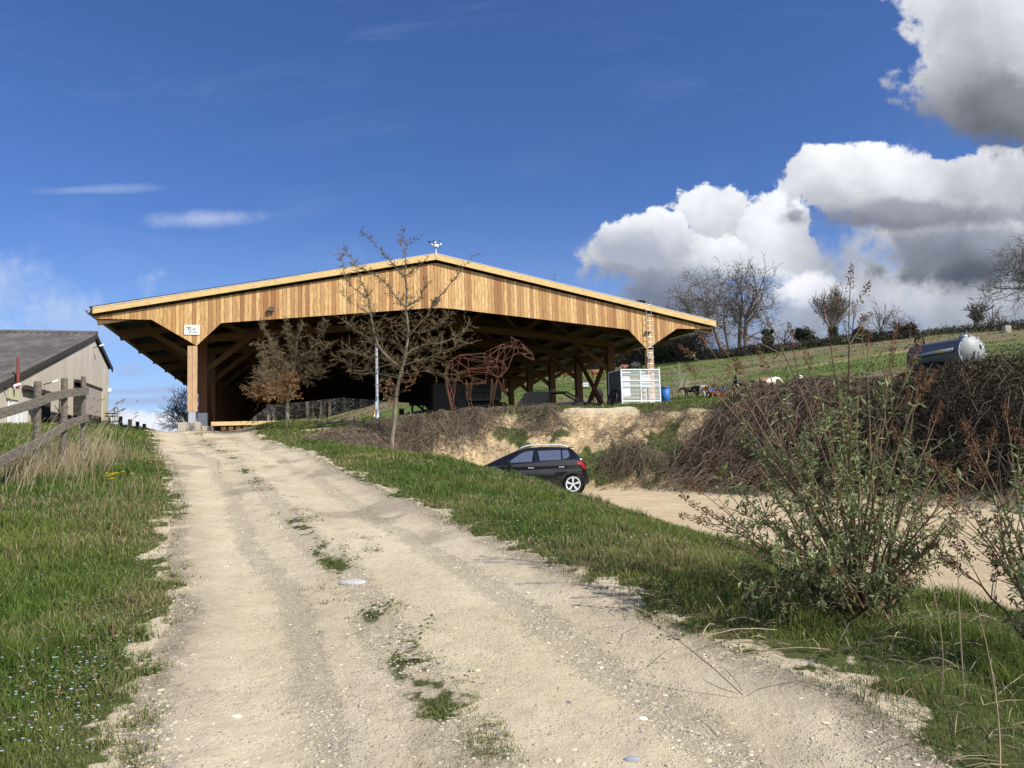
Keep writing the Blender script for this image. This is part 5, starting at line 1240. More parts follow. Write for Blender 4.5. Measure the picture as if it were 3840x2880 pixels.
# evergreen and ivy clumps on the ridge
def shrub(name, label, base, w_, h_, n, col, leaf=.22, seed=1, group='dark bushes on the ridge'):
    r_ = np.random.default_rng(seed); o = empty(name, tuple(base)); tag(o, label, 'bush', group)
    T = Tubes()
    for i in range(14):
        e = np.array([r_.normal()*w_*.25, r_.normal()*w_*.25, h_*r_.uniform(.5, .95)]); T.add([np.array([0, 0, -.2]), e*.4+[0, 0, .1], e], [.09, .06, .02], 4, (.1, .08, .06))
    T.build('stems', M['twig'], o)
    k = 16; cc = np.stack([r_.uniform(-.38, .38, k)*w_, r_.uniform(-.3, .3, k)*w_, r_.uniform(.25, .82, k)*h_], 1); sr = r_.uniform(.12, .26, k)*min(w_, h_*1.3)
    j = r_.integers(0, k, n); d = r_.normal(size=(n, 3)); d /= np.linalg.norm(d, axis=1, keepdims=True); c = cc[j]+d*(sr[j]*r_.uniform(.3, 1.1, n))[:, None]; c[:, 2] = np.maximum(c[:, 2], .05)
    cl_ = np.array(col)*r_.uniform(.5, 1.7, (n, 1)); v, f, q = leaf_quads(c, r_.normal(size=(n, 3)), r_.normal(size=(n, 3)), r_.uniform(.7, 1.3, n)*leaf, r_.uniform(.5, .8, n)*leaf, cl_)
    me = mk_mesh('foliage', v, [f], cols=q); me.materials.append(M['leaf']); link('foliage', me, o); return o
for i, (px, py, wpx, hp_, lb, col) in enumerate([
    (664, 363, 17, 22, 'black-green evergreen bush under the right barn eave', (.022, .035, .014)),
    (768, 350, 12, 24, 'ivy-covered small tree right of the twin oaks', (.05, .075, .025)),
    (760, 353, 22, 10, 'low dark bramble bush at the foot of the oaks', (.05, .045, .028)),
    (806, 346, 26, 18, 'dark round thicket left of the ivy-clad tree', (.03, .04, .018)),
    (862, 341, 24, 12, 'brown undergrowth right of the ivy-clad tree', (.07, .055, .035)),
    (906, 338, 20, 14, 'reddish brown undergrowth by the field fence', (.10, .07, .045)),
    (690, 360, 18, 9, 'low dark undergrowth left of the leaning oak', (.04, .04, .025))]):
    b = tb_(px, py, 70, 136); shrub('bush', lb, b, wpx/F*b[1], hp_/F*b[1], 3200, col, .3, seed=70+i)

# hedges and far woods: masses nobody could count
def hedge(name, pts, hgt, n, col, leaf=.3, twig=900, w_=2.0, seed=1, kind='stuff', tcol=(.09, .07, .055)):
    r_ = np.random.default_rng(seed); pts = np.array(pts); seg = np.linalg.norm(np.diff(pts, axis=0), axis=1); cum = np.concatenate([[0], np.cumsum(seg)])
    def on(t): return np.stack([np.interp(t*cum[-1], cum, pts[:, k]) for k in (0, 1)], 1)
    t = r_.uniform(0, 1, n); q = on(t)+r_.normal(size=(n, 2))*w_*.45; hh = hgt*(.45+.75*fbm(t*cum[-1]*.22, t*0, seed, 4)); z = H(q[:, 0], q[:, 1])+hh*r_.uniform(0, 1, n)**.8
    c = np.concatenate([q, z[:, None]], 1); cl_ = np.array(col)*r_.uniform(.4, 1.7, (n, 1))
    lv = leaf_quads(c, r_.normal(size=(n, 3)), r_.normal(size=(n, 3)), r_.uniform(.6, 1.3, n)*leaf, r_.uniform(.3, .7, n)*leaf, cl_)
    T = Tubes(); t = r_.uniform(0, 1, twig); q = on(t)+r_.normal(size=(twig, 2))*w_*.4; hh = hgt*(.6+.9*fbm(t*cum[-1]*.22, t*0, seed, 4)); z = H(q[:, 0], q[:, 1])
    for i in range(twig):
        p0 = np.array([q[i, 0], q[i, 1], z[i]]); d = np.array([r_.normal()*.5, r_.normal()*.3, 1.])*hh[i]*r_.uniform(.5, 1.2); T.add([p0, p0+d*.5+r_.normal(size=3)*.15, p0+d+r_.normal(size=3)*.3], [.03, .022, .012], 3, tcol)
    return tag(T.build(name, M['leaf'], None, lv), kind=kind)
def gl_(L): return [tuple(gp(px, py, 60, 150)[:2]) for px, py in L]
hedge('ridge_hedge', gl_([(905, 338.5), (930, 335.5), (965, 332.5), (1000, 330), (1030, 328.5)])+[(90, 108)], 1.0, 6000, (.05, .048, .03), .26, 900, 2.2, 3)
hedge('ridge_hedge', gl_([(575, 370.8), (600, 368), (640, 364), (665, 361.5), (700, 359)]), 4.2, 9000, (.035, .035, .024), .4, 1500, 2.6, 4)
hedge('ridge_hedge', gl_([(700, 359), (745, 355.5), (800, 349), (850, 343), (905, 338.5)]), 1.3, 7000, (.04, .042, .026), .3, 900, 2.4, 5)
# wood behind the barn: trunks and tangled crowns
def wood():
    r_ = np.random.default_rng(11); T = Tubes()
    for i in range(260):
        y = r_.uniform(122, 150); x = y*r_.uniform(-.37, .05); z = float(G([x], [y])[0])-1 if 0 else H1(x, y)-.5; h_ = r_.uniform(9, 16)
        c = np.array([.17, .15, .12])*r_.uniform(.5, 1.5); p0 = np.array([x, y, z]); ln = np.array([r_.normal()*.05, 0, 1.])
        T.add([p0, p0+ln*h_*.3, p0+ln*h_*.65+[r_.normal()*.3, 0, 0], p0+ln*h_], [.24, .2, .13, .04], 5, tuple(c))
        for k in range(16):
            t = r_.uniform(.08, .95); b = p0+ln*h_*t; d = np.array([r_.normal(), r_.normal(), abs(r_.normal())*.8+.1]); d *= r_.uniform(1.5, 3.6)/np.linalg.norm(d)
            T.add([b, b+d*.5+r_.normal(size=3)*.2, b+d], [.06, .045, .025], 3, tuple(c*.8))
            for q in range(3):
                e = b+d*r_.uniform(.3, 1.); f = r_.normal(size=3)*.9; T.add([e, e+f*.5, e+f], [.03, .025, .018], 3, tuple(c*.75))
    n = 26000; y = r_.uniform(121, 150, n); x = y*r_.uniform(-.37, .05, n); z = H(x, y)+r_.uniform(0, 1, n)**1.6*5
    lv = leaf_quads(np.stack([x, y, z], 1), r_.normal(size=(n, 3)), r_.normal(size=(n, 3)), r_.uniform(.3, .6, n), r_.uniform(.15, .3, n), np.array([.07, .06, .045])*r_.uniform(.5, 1.6, (n, 1)))
    tag(T.build('far_wood', M['leaf'], None, lv), kind='stuff')
wood()

# ------------------------------------------------------------ hornbeams in front of the barn (limbs follow the photo, each with its own depth)
def hornbeam(label, base, d0, limbs, seed, twn, dens, low, scale=1., rt=.09, name='hornbeam'):
    r_ = np.random.default_rng(seed); o = empty(name, tuple(base)); tag(o, label, 'tree', 'young hornbeams in front of the barn'); b = np.array(base)
    T = Tubes(); TT = Tubes(); L_ = []; gc = (.235, .205, .15)
    def limb(pp, ra, dep, first=False):
        P = np.array([W(px, py, d0+dd)-b for (px, py), dd in zip(pp, np.linspace(dep[0], dep[1], len(pp)))]); n = len(P)
        (TT if first else T).add(P, np.linspace(ra[0], ra[1], n), 9 if first else 5, gc); return P
    segs = []
    for i, (pp, ra, dep) in enumerate(limbs):
        if i == 0: pp = [(pp[0][0], pp[0][1]+2)]+pp
        P = limb(pp, ra, dep, i == 0)
        for a, c in zip(P[:-1], P[1:]): segs.append((a, c, i))
    ln = np.array([np.linalg.norm(c-a) for a, c, _ in segs]); z0 = low[0]; ok = np.array([.5*(a[2]+c[2]) > z0 for a, c, _ in segs])*ln; ok[[k for k, s in enumerate(segs) if s[2] == 0]] *= .8; ok /= ok.sum()
    C_, D_, K_ = [], [], []
    for i in range(twn):
        a, c, li = segs[r_.choice(len(segs), p=ok)]; t = r_.uniform(); q = a*(1-t)+c*t; ax = (c-a)/np.linalg.norm(c-a)
        hz = (q[2]-z0)/low[2]; hz = min(1, max(0, hz))
        s = r_.normal(size=3); s[2] *= .4; s -= ax*(s@ax)*.6; s /= np.linalg.norm(s); d = s+ax*.35+np.array([0, 0, .05+.35*hz]); d /= np.linalg.norm(d)
        Lt_ = low[1]*(1-.72*hz)*r_.uniform(.5, 1.1)*scale; pts = [q]
        for k in range(4): d = d+r_.normal(size=3)*.16+np.array([0, 0, .03]); d /= np.linalg.norm(d); pts.append(pts[-1]+d*Lt_/4)
        T.add(pts, np.linspace(.011, .004, 5)*scale**.5, 3, (.19, .145, .09))
        for k in range(r_.integers(3, 7)):
            j = r_.integers(1, 5); q2 = np.array(pts[j-1])+(np.array(pts[j])-pts[j-1])*r_.uniform(); s2 = r_.normal(size=3)*[1, 1, .6]; s2 /= np.linalg.norm(s2); s2 = s2+d*.8; s2 /= np.linalg.norm(s2); l2 = Lt_*r_.uniform(.18, .45)
            e = q2+s2*l2; T.add([q2, (q2+e)/2+r_.normal(size=3)*.02, e], [.006*scale**.5, .005*scale**.5, .003], 3, (.20, .15, .09))
            m_ = dens*(9 if hz < low[3] else 4.2)*l2/.3
            for z_ in range(r_.poisson(m_)): C_.append(q2+(e-q2)*r_.uniform()); D_.append(s2*.5+r_.normal(size=3)*.5+np.array([0, 0, -.7 if hz < low[3] else -.2])); K_.append(hz < low[3])
    TT.build('trunk', M['bark'], o, None)
    n = len(C_); K_ = np.array(K_); col = np.where(K_[:, None], np.array([[.34, .19, .085]]), np.array([[.24, .185, .08]]))*r_.uniform(.55, 1.35, (n, 1)); sz = np.where(K_, 1.25, .72)*scale**.6
    lv = leaf_quads(C_, D_, r_.normal(size=(n, 3)), r_.uniform(.05, .095, n)*sz, r_.uniform(.022, .038, n)*sz, col)
    T.build('crown', M['leaf'], o, lv)
b = gp(391, 452, 15, 30); D0 = b[1]
hornbeam('tallest young hornbeam with dead brown leaves on its lowest branches, in front of the gable', b, D0, [
    ([(391, 452), (392, 437), (394.3, 423.5), (395, 407), (397, 389.7), (400.5, 375), (404, 361), (407, 345), (408.5, 329), (406, 311), (406.8, 289), (404.6, 274.8), (406, 260), (403.5, 249.5), (400.5, 240.8), (405, 227.8)], (.098, .008), (0, 0)),
    ([(402, 368), (392, 361), (383, 352), (378, 345), (374, 332), (370.5, 314), (370, 303), (366, 293), (360, 278), (352, 258), (344, 249)], (.055, .008), (0, -.6)),
    ([(404.6, 306.6), (396, 297), (389.4, 287.8), (383, 279.9), (374, 275), (362, 269), (350, 262)], (.03, .006), (0, .7)),
    ([(407, 306.6), (415, 302), (419.8, 298.7), (424, 289), (426, 280)], (.025, .006), (0, -.4)),
    ([(404.6, 277.7), (395, 266.8), (388, 259), (381.5, 251), (373.5, 242), (367, 236), (360.5, 232)], (.025, .005), (0, .5)),
    ([(405, 277), (413, 270), (421, 264), (428, 258)], (.02, .005), (0, -.5)),
    ([(404, 249), (409, 243), (414, 239), (420, 240)], (.012, .004), (0, .3)),
    ([(409, 336), (418, 325), (427, 316), (434, 301.6), (443, 293), (452, 282), (464.6, 265.4), (476, 254.5)], (.04, .005), (0, -.9)),
    ([(404, 357), (412, 350), (424, 345), (440, 343), (452, 339), (462, 331), (472, 322)], (.03, .005), (0, .8)),
    ([(402, 366), (414, 362), (428, 358), (440, 352), (455, 347), (468, 344)], (.03, .005), (0, -1.2)),
    ([(400, 372), (410, 374), (424, 371), (438, 373), (446, 374)], (.02, .005), (0, -.8)),
    ([(399, 378), (388, 376), (374, 373), (362, 368), (350, 364), (343, 358)], (.022, .005), (0, .5)),
    ([(392, 361), (380, 357), (366, 357), (352, 352), (340, 349)], (.018, .004), (0, 1.0)),
    ([(378, 345), (368, 337), (356, 330), (346, 322), (340, 318)], (.016, .004), (0, -.8)),
    ([(370, 300), (360, 292), (352, 287), (345, 277), (342, 262), (338, 250)], (.016, .004), (0, .6)),
    ([(371, 314), (360, 308), (348, 301), (340, 292)], (.014, .004), (0, -.6)),
    ([(404, 352), (398, 340), (392, 328), (390, 318)], (.02, .005), (0, 1.0)),
    ([(408, 330), (418, 333), (430, 330), (442, 322), (452, 314)], (.02, .004), (0, 1.1))], 31, 720, 1.0, (1.75, 1.0, 4.4, .17), 1.)
b = gp(287, 428.5, 20, 40); D0 = b[1]
hornbeam('middle young hornbeam with rusty leaves low in its dense crown', b, D0, [
    ([(287, 428.5), (287.4, 412), (288, 399), (289.5, 390), (292, 380), (294, 370), (295.5, 358), (297, 341.5), (300, 330), (303, 322)], (.085, .01), (0, 0)),
    ([(293, 378), (283, 366), (274, 350), (266, 334), (262, 322)], (.025, .005), (0, .5)), ([(295, 366), (305, 356), (315, 345), (320, 333), (326, 320)], (.025, .005), (0, -.5)),
    ([(296, 352), (290, 342), (287, 330), (286, 318)], (.02, .005), (0, .4)), ([(292, 382), (302, 377), (314, 372), (322, 368)], (.02, .005), (0, .6)), ([(291, 384), (280, 378), (270, 374), (262, 372)], (.02, .005), (0, -.5)),
    ([(295, 362), (308, 360), (320, 352), (330, 344)], (.018, .004), (0, .7)), ([(294, 368), (280, 358), (266, 350), (257, 342)], (.018, .004), (0, -.7))], 32, 560, 1.1, (1.25, .70, 3.0, .20), 1.1)
b = gp(268, 421.5, 20, 45); D0 = b[1]
hornbeam('smallest young hornbeam, behind the middle one at the barn entrance', b, D0, [
    ([(268, 421.5), (268.5, 410), (269.5, 399), (271, 391), (273, 384), (275, 378)], (.065, .02), (0, 0)), ([(270, 394), (267, 384), (265, 374), (265, 362), (263, 354)], (.03, .005), (0, .3)),
    ([(271, 391), (279, 384), (284, 376), (286, 366)], (.025, .005), (0, -.4)), ([(270, 396), (262, 392), (255, 388)], (.015, .004), (0, .4)), ([(271, 394), (279, 391), (284, 392)], (.015, .004), (0, -.5))], 33, 380, .9, (1.0, .85, 2.4, .2), 1.1)

# ------------------------------------------------------------ butterfly bushes in the foreground
def buddleia(label, base, tips, seed, nleaf, bright=1.):
    r_ = np.random.default_rng(seed); b = np.array(base); o = empty('butterfly_bush', tuple(base)); tag(o, label, 'shrub', 'butterfly bushes by the car park')
    T = Tubes(); PT_ = Tubes(); LC, LD, LL = [], [], []; HC, HD = [], []
    def leaves(P, i0, dens):
        for j in range(i0, len(P)-1):
            a, c = P[j], P[j+1]; L = np.linalg.norm(c-a); ax = (c-a)/L
            for q in range(r_.poisson(dens*L)):
                p = a+(c-a)*r_.uniform(); az = r_.uniform(0, 6.28); s = np.cross(ax, [math.cos(az), math.sin(az), .3]); s /= np.linalg.norm(s)
                for sg in (1, -1): LC.append(p); LD.append(s*sg+ax*.5+r_.normal(size=3)*.25+np.array([0, 0, -.1])); LL.append(r_.uniform(.034, .074))
    def panicle(p, d, L):
        # dead flower spike: tiny stalks dense along the tip
        T.add([p, p+d*L], [.003, .0015], 3, (.16, .09, .05))
        for k in range(int(L*520)):
            t = r_.uniform(); q = p+d*L*t; s = r_.normal(size=3); s -= d*(s@d)*.5; s /= np.linalg.norm(s); HC.append(q+s*.034*(1-t*.7)*r_.uniform(.2, 1)); HD.append(s)
    for (px, py, dd, pan) in tips:
        hi_ = py < 425 and pan
        e = W(px, py, b[1]+dd)-b; n = 11; s0 = np.array([r_.normal()*.09, r_.normal()*.09, -.05]); L = np.linalg.norm(e); out = np.array([e[0], e[1], 0])
        mid = e*.5+np.array([0, 0, L*.05])-out*.04+r_.normal(size=3)*.06
        t = np.linspace(0, 1, n)[:, None]; P = s0*(1-t)**2+2*mid*t*(1-t)+e*t*t+np.cumsum(r_.normal(size=(n, 3))*.007, 0)
        r0 = r_.uniform(.009, .017)*min(1, L/1.6+.3); T.add(P, np.linspace(r0, .0028, n), 6, tuple(np.array([.19, .125, .07])*r_.uniform(.6, 1.2)))
        leaves(P[:7] if hi_ else P[:9] if pan else P, 3, 8 if hi_ else 12 if pan else 24); d = P[-1]-P[-2]; d /= np.linalg.norm(d)
        if pan: panicle(P[-1], d, r_.uniform(.14, .27))
        for k in range(r_.integers(2, 5) if hi_ else r_.integers(5, 9)):
            j = r_.integers(3, n-1); ax = P[j+1]-P[j]; ax /= np.linalg.norm(ax); s = r_.normal(size=3); s -= ax*(s@ax); s /= np.linalg.norm(s); dd_ = ax*.8+s*.65; dd_ /= np.linalg.norm(dd_); l2 = r_.uniform(.14, .5)*min(1, L/1.8)
            m_ = 6; Q = [P[j]]
            for z_ in range(m_-1): dd_ = dd_+r_.normal(size=3)*.08+np.array([0, 0, .04]); dd_ /= np.linalg.norm(dd_); Q.append(Q[-1]+dd_*l2/(m_-1))
            Q = np.array(Q); T.add(Q, np.linspace(.0045, .0018, m_), 4, (.20, .14, .08)); leaves(Q, 0, 34 if not pan or j < 6 else 12)
            if pan and j > 6 and r_.uniform() < .75: panicle(Q[-1], dd_, r_.uniform(.09, .18))
            elif r_.uniform() < .10: panicle(Q[-1], dd_, r_.uniform(.04, .08))
    T.build('stems', M['twig'], o)
    n = len(LC); u = r_.uniform(0, 1, (n, 1)); col = (np.array([[.31, .35, .17]])*(1-u)+np.array([[.10, .14, .045]])*u)*r_.uniform(.75, 1.25, (n, 1))*bright; LL = np.array(LL)
    v, f, q = leaf_quads(LC, LD, np.array([0, 0, 1.])+r_.normal(size=(n, 3))*.5, LL, LL*r_.uniform(.24, .36, n), col); me = mk_mesh('leaves', v, [f], cols=q); me.materials.append(M['leaf']); link('leaves', me, o)
    n = len(HC)
    if n:
        v, f, q = leaf_quads(HC, HD, r_.normal(size=(n, 3)), r_.uniform(.010, .022, n), r_.uniform(.008, .015, n), np.array([[.15, .078, .038]])*r_.uniform(.4, 1.7, (n, 1))); me = mk_mesh('seed_heads', v, [f], cols=q); me.materials.append(M['leaf']); link('seed_heads', me, o)
    return o
r0_ = np.random.default_rng(5)
tips = [(705, 497, .3, 1), (712, 512, -.1, 1), (722, 478, .5, 1), (716, 540, .2, 0), (697, 372, .9, 1), (707, 350, .6, 1), (727, 356, .9, 1), (744, 384, .4, 1), (735, 430, .5, 0), (757, 300, .3, 1), (797, 345, .4, 1),
    (826, 330, .2, 1), (852, 286, .1, 1), (872, 350, .0, 1), (893, 382, .4, 1), (910, 372, -.3, 1), (918, 398, .2, 1), (934, 420, .5, 1), (925, 388, .7, 1), (952, 455, .2, 0), (962, 478, -.2, 1), (942, 500, .6, 1),
    (915, 470, -.5, 0), (905, 440, -.2, 0), (880, 400, -.6, 0), (850, 400, -.7, 0), (820, 400, -.5, 0), (790, 400, -.3, 0), (775, 430, .2, 0), (760, 460, -.5, 0), (745, 500, -.6, 0), (755, 540, -.4, 0), (735, 560, .1, 0), (800, 450, -.7, 0), (840, 440, -.9, 0), (870, 450, .7, 0), (830, 470, .8, 0), (790, 480, .7, 0), (900, 500, .6, 0), (935, 530, -.3, 0), (800, 520, -.9, 0),
    (775, 375, -.2, 1), (812, 372, .5, 1), (838, 360, .8, 0), (860, 375, .2, 0), (760, 520, .6, 0), (885, 470, -.7, 0), (860, 500, -.9, 0), (920, 560, .3, 0), (745, 590, -.4, 0), (768, 606, -.6, 0), (716, 520, -.4, 0), (728, 540, .4, 0), (730, 505, -.2, 0), (950, 520, -.4, 0), (958, 500, .3, 0), (945, 560, .1, 0), (905, 590, -.4, 0), (780, 560, -.9, 0), (825, 560, -1.0, 0), (890, 570, -.9, 0), (760, 480, .3, 0), (775, 500, .6, 0), (930, 475, .1, 0), (850, 520, .8, 0), (900, 352, .6, 1), (726, 398, .9, 1)]
b = gp(866, 618, 3, 12); buddleia('large butterfly bush with green leaves and brown seed heads between track and car park', b, tips, 41, 0)
b2 = gp(1075, 690, 2, 12)
tips = [(960, 495, .2, 1), (972, 520, .5, 1), (985, 470, .4, 1), (975, 450, .7, 1), (1005, 455, .1, 0), (1000, 500, -.2, 0), (1020, 480, .4, 0), (990, 540, .3, 1), (1010, 560, -.1, 0), (1025, 440, .3, 1), (1050, 430, .2, 1), (1060, 480, -.2, 0), (1080, 420, .5, 1), (1100, 470, 0, 0), (1030, 590, .2, 0), (1120, 500, .3, 1), (950, 560, .4, 1), (1040, 520, -.3, 0), (1012, 420, .8, 1)]
buddleia('butterfly bush cut off by the right edge of the photo', b2, tips, 42, 0)

# ------------------------------------------------------------ brambles and dry vines on the bank
def brambles(name, n_cane, n_leaf, fz, lenr, arch, cane_cols, leafcol, leafsz, seed, thick, clen=(.5, 1.6), kk=7):
    r_ = np.random.default_rng(seed); T = Tubes(); x0, x1, y0, y1 = fz['box']
    X = []; 
    while len(X) < n_cane+n_leaf:
        x = r_.uniform(x0, x1, 20000); y = r_.uniform(y0, y1, 20000); m_ = fz['f'](x, y) > r_.uniform(0, 1, 20000); X += list(zip(x[m_], y[m_]))
    X = np.array(X[:n_cane+n_leaf]); th = thick(X[:, 0], X[:, 1]); Z = H(X[:, 0], X[:, 1])
    t = np.linspace(0, 1, kk); az = r_.uniform(0, 6.28, n_cane); Ls = r_.uniform(clen[0], clen[1], n_cane); bend = r_.normal(size=n_cane)*.9
    ang = az[:, None]+bend[:, None]*t; st_ = (Ls/(kk-1))[:, None]; XX = X[:n_cane, 0][:, None]+np.cumsum(np.cos(ang)*st_, 1); YY = X[:n_cane, 1][:, None]+np.cumsum(np.sin(ang)*st_, 1)
    ht = th[:n_cane][:, None]*r_.uniform(0, .95, (n_cane, 1))*(1-.6*t)+4*arch*r_.uniform(.1, 1, (n_cane, 1))*t*(1-t)+.015
    ZZ = H(XX, YY).reshape(n_cane, kk)+ht; PP = np.stack([XX, YY, ZZ], 2)
    for i in range(n_cane):
        P = PP[i]+np.cumsum(r_.normal(size=(kk, 3))*.018, 0)
        c = np.array(cane_cols[r_.integers(len(cane_cols))])*r_.uniform(.6, 1.3); T.add(P, np.linspace(.009, .004, kk)*lenr, 3, tuple(c))
    lv = None
    if n_leaf:
        q = X[n_cane:]; z = Z[n_cane:]+th[n_cane:]*r_.uniform(0, 1, n_leaf)**.55+.02; lc = np.array(leafcol)[r_.integers(0, len(leafcol), n_leaf)]*r_.uniform(.5, 1.5, (n_leaf, 1))
        lv = leaf_quads(np.stack([q[:, 0], q[:, 1], z], 1), r_.normal(size=(n_leaf, 3)), np.array([0, 0, 1.])+r_.normal(size=(n_leaf, 3))*.8, r_.uniform(.7, 1.3, n_leaf)*leafsz, r_.uniform(.45, .75, n_leaf)*leafsz, lc)
    return tag(T.build(name, M['leaf'], None, lv), kind='stuff')
bx = dict(box=(3, 27, -2, 32), f=lambda x, y: np.clip(heap(x, y)*1.6, 0, 1)*np.clip(18/np.hypot(x, y), .5, 1.2))
brambles('bramble_thicket', 9000, 150000, bx, 1.0, .45, [(.13, .09, .062), (.08, .052, .038), (.20, .15, .11)], [(.030, .036, .015), (.045, .055, .022), (.055, .038, .022), (.022, .022, .013)], .065, 61, heap)
lf = dict(box=(3.5, 10, 21, 31), f=lambda x, y: np.clip(heap(x, y)*1.5, 0, 1)*sst(x*.66+(27-y)*.75, 9.5, 7.5))
brambles('bramble_canes', 4600, 0, lf, 1.1, .55, [(.20, .14, .10), (.13, .095, .07), (.30, .23, .17)], None, .05, 62, lambda x, y: heap(x, y)*1.15, (.7, 2.0), 8)
def dryf(x, y):
    b_, t = bankf(x, y); s = x*.66+(27-y)*.75; pn = fbm(x*.5+3, y*.5, 71); sand = np.exp(-(((x-3.6)/1.6)**2+((y-30.6)/1.5)**2))
    return b_*sst(t, .05, .25)*sst(s, 4.2, 2.2)*(1-.8*sst(x, 2.4, 3.4))*sst(pn+.35*fbm(x*2.4, y*2.4, 72)+.10*t, .69, .75)*(1-sst(sand, .3, .6))
def knots(x, y): return sum(np.exp(-(((x-a)/r)**2+((y-b)/r)**2)) for a, b, r in ((3.9, 27.2, .55), (4.6, 26.7, .4), (-3.6, 29.2, .8), (1.2, 30.2, .7)))
dz = dict(box=(-6.5, 8, 24, 32.5), f=lambda x, y: np.clip(dryf(x, y)+knots(x, y)*bankf(x, y)[0], 0, 1))
brambles('dry_vines', 7500, 12000, dz, .8, .16, [(.23, .175, .12), (.14, .105, .075), (.31, .25, .18)], [(.07, .10, .035), (.19, .14, .09), (.13, .10, .06)], .05, 63, lambda x, y: .10+.32*np.clip(knots(x, y), 0, 1), (.25, .9), 6)

# ------------------------------------------------------------ grass
def blades(name, X, L, Wd, col, lean, seed, mat_='blade'):
    r_ = np.random.default_rng(seed); n = len(X); az = r_.uniform(0, 6.28, n); a2 = r_.uniform(0, 6.28, n); s = np.stack([np.cos(az), np.sin(az), np.zeros(n)], 1); ld = np.stack([np.cos(a2), np.sin(a2), np.zeros(n)], 1)*(lean*r_.uniform(.2, 1.3, n))[:, None]
    L = L[:, None]; Wd = Wd[:, None]; up = np.array([0, 0, 1.])
    v = np.stack([X-s*Wd/2, X+s*Wd/2, X+up*L*.55+ld*L*.35+s*Wd*.38, X+up*L*.55+ld*L*.35-s*Wd*.38, X+up*L*.88+ld*L], 1).reshape(-1, 3)
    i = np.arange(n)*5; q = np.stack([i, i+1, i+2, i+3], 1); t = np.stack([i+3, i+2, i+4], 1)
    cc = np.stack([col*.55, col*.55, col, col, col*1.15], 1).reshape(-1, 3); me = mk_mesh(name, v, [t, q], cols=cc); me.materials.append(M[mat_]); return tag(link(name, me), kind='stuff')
def make_grass():
    r_ = np.random.default_rng(77); N_ = 900000
    lr = r_.uniform(math.log(2.2), math.log(46), N_); r = np.exp(lr); th = np.radians(r_.uniform(-43, 43, N_)); x, y = r*np.sin(th), r*np.cos(th)
    keep = (y < 44); x, y, r = x[keep], y[keep], r[keep]
    g, bank, trk, lowd = cover(x, y, True); u = (x+3.3183)*math.cos(YAW)+(y-36.14)*math.sin(YAW); v = -(x+3.3183)*math.sin(YAW)+(y-36.14)*math.cos(YAW)
    inb = (np.abs(u) < 11.3) & (v > -.2); g = g*(~inb)*(1-.35*bank)*(heap(x, y) < .12)
    lr = sst(x, .8, 1.7)*sst(y, 7.4, 5.6); g = g*(1-.8*lr*sst(fbm(x*1.8, y*1.8, 97), .34, .52))
    k = g > r_.uniform(.05, 1.0, len(x)); x, y, r, bank, trk, lowd, g = [q[k] for q in (x, y, r, bank, trk, lowd, g)]
    z = H(x, y); n = len(x); X = np.stack([x, y, z-.008], 1)
    tall = fbm(x*.9, y*.9, 81); left = sst(-trk, .1, 1.2)*(x < -1.5-.35*y)
    edge = sst(-np.maximum(trk, lowd), .0, .7)
    tall = tall+.9*sst(fbm(x*2.3, y*2.3, 89), .56, .68); L = (.035+.060*edge)*(.45+1.15*tall)*r_.uniform(.5, 1.4, n)*(1+.15*left)+.0008*r; L *= .85; L *= np.where(trk > .2, .55, 1)
    Wd = np.maximum(.0035, r*.00085)*r_.uniform(.7, 1.4, n)
    dry = fbm(x*.7+9, y*.7, 83); dryp = np.clip(sst(dry, .46, .66)*.6+.10, 0, .8)+.35*sst(edge, .8, .1)
    isd = r_.uniform(0, 1, n) < dryp*.65; hue = fbm(x*.5, y*.5+5, 85)[:, None]
    hue = np.clip((hue-.3)*2.2, 0, 1); green = np.array([[.080, .150, .028]])*(1-hue)+np.array([[.175, .21, .05]])*hue
    col = np.where(isd[:, None], np.array([[.34, .28, .15]]), green)*r_.uniform(.6, 1.35, (n, 1))
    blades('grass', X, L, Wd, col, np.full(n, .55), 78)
    # low broad-leaved weeds among the grass
    nw = 130000; r2 = np.exp(r_.uniform(math.log(2.3), math.log(24), nw)); t2 = np.radians(r_.uniform(-42, 43, nw)); xw, yw = r2*np.sin(t2), r2*np.cos(t2); gw = cover(xw, yw, True)[0]*sst(fbm(xw*1.1, yw*1.1, 93), .44, .58)
    kw_ = gw > r_.uniform(.1, 1., nw); xw, yw, r2 = xw[kw_], yw[kw_], r2[kw_]; nw = len(xw); a_ = r_.uniform(0, 6.28, nw); lw_ = (.018+.0012*r2)*r_.uniform(.7, 1.6, nw)
    cw2 = np.where(r_.uniform(0, 1, (nw, 1)) < .2, np.array([[.22, .17, .09]]), np.array([[.075, .14, .03]]))*r_.uniform(.6, 1.5, (nw, 1))
    v_, f_, q_ = leaf_quads(np.stack([xw, yw, H(xw, yw)+r_.uniform(.005, .055, nw)], 1), np.stack([np.cos(a_), np.sin(a_), r_.uniform(-.1, .5, nw)], 1), np.tile([0, 0, 1.], (nw, 1))+r_.normal(size=(nw, 3))*.3, lw_, lw_*.6, cw2)
    me = mk_mesh('weeds', v_, [f_], cols=q_); me.materials.append(M['leaf']); tag(link('weeds', me), kind='stuff')
    # far pasture tufts
    n = 60000; lr = r_.uniform(math.log(40), math.log(150), n); rr = np.exp(lr); th = np.radians(r_.uniform(-16, 42, n)); x, y = rr*np.sin(th), rr*np.cos(th)
    u = (x+3.3183)*math.cos(YAW)+(y-36.14)*math.sin(YAW); k = (u > 12.5) | (y > 102); x, y, rr = x[k], y[k], rr[k]; n = len(x); pt = fbm(x*.22, y*.5, 87); k = r_.uniform(0, 1, n) < sst(pt, .35, .6); x, y, rr = x[k], y[k], rr[k]; n = len(x)
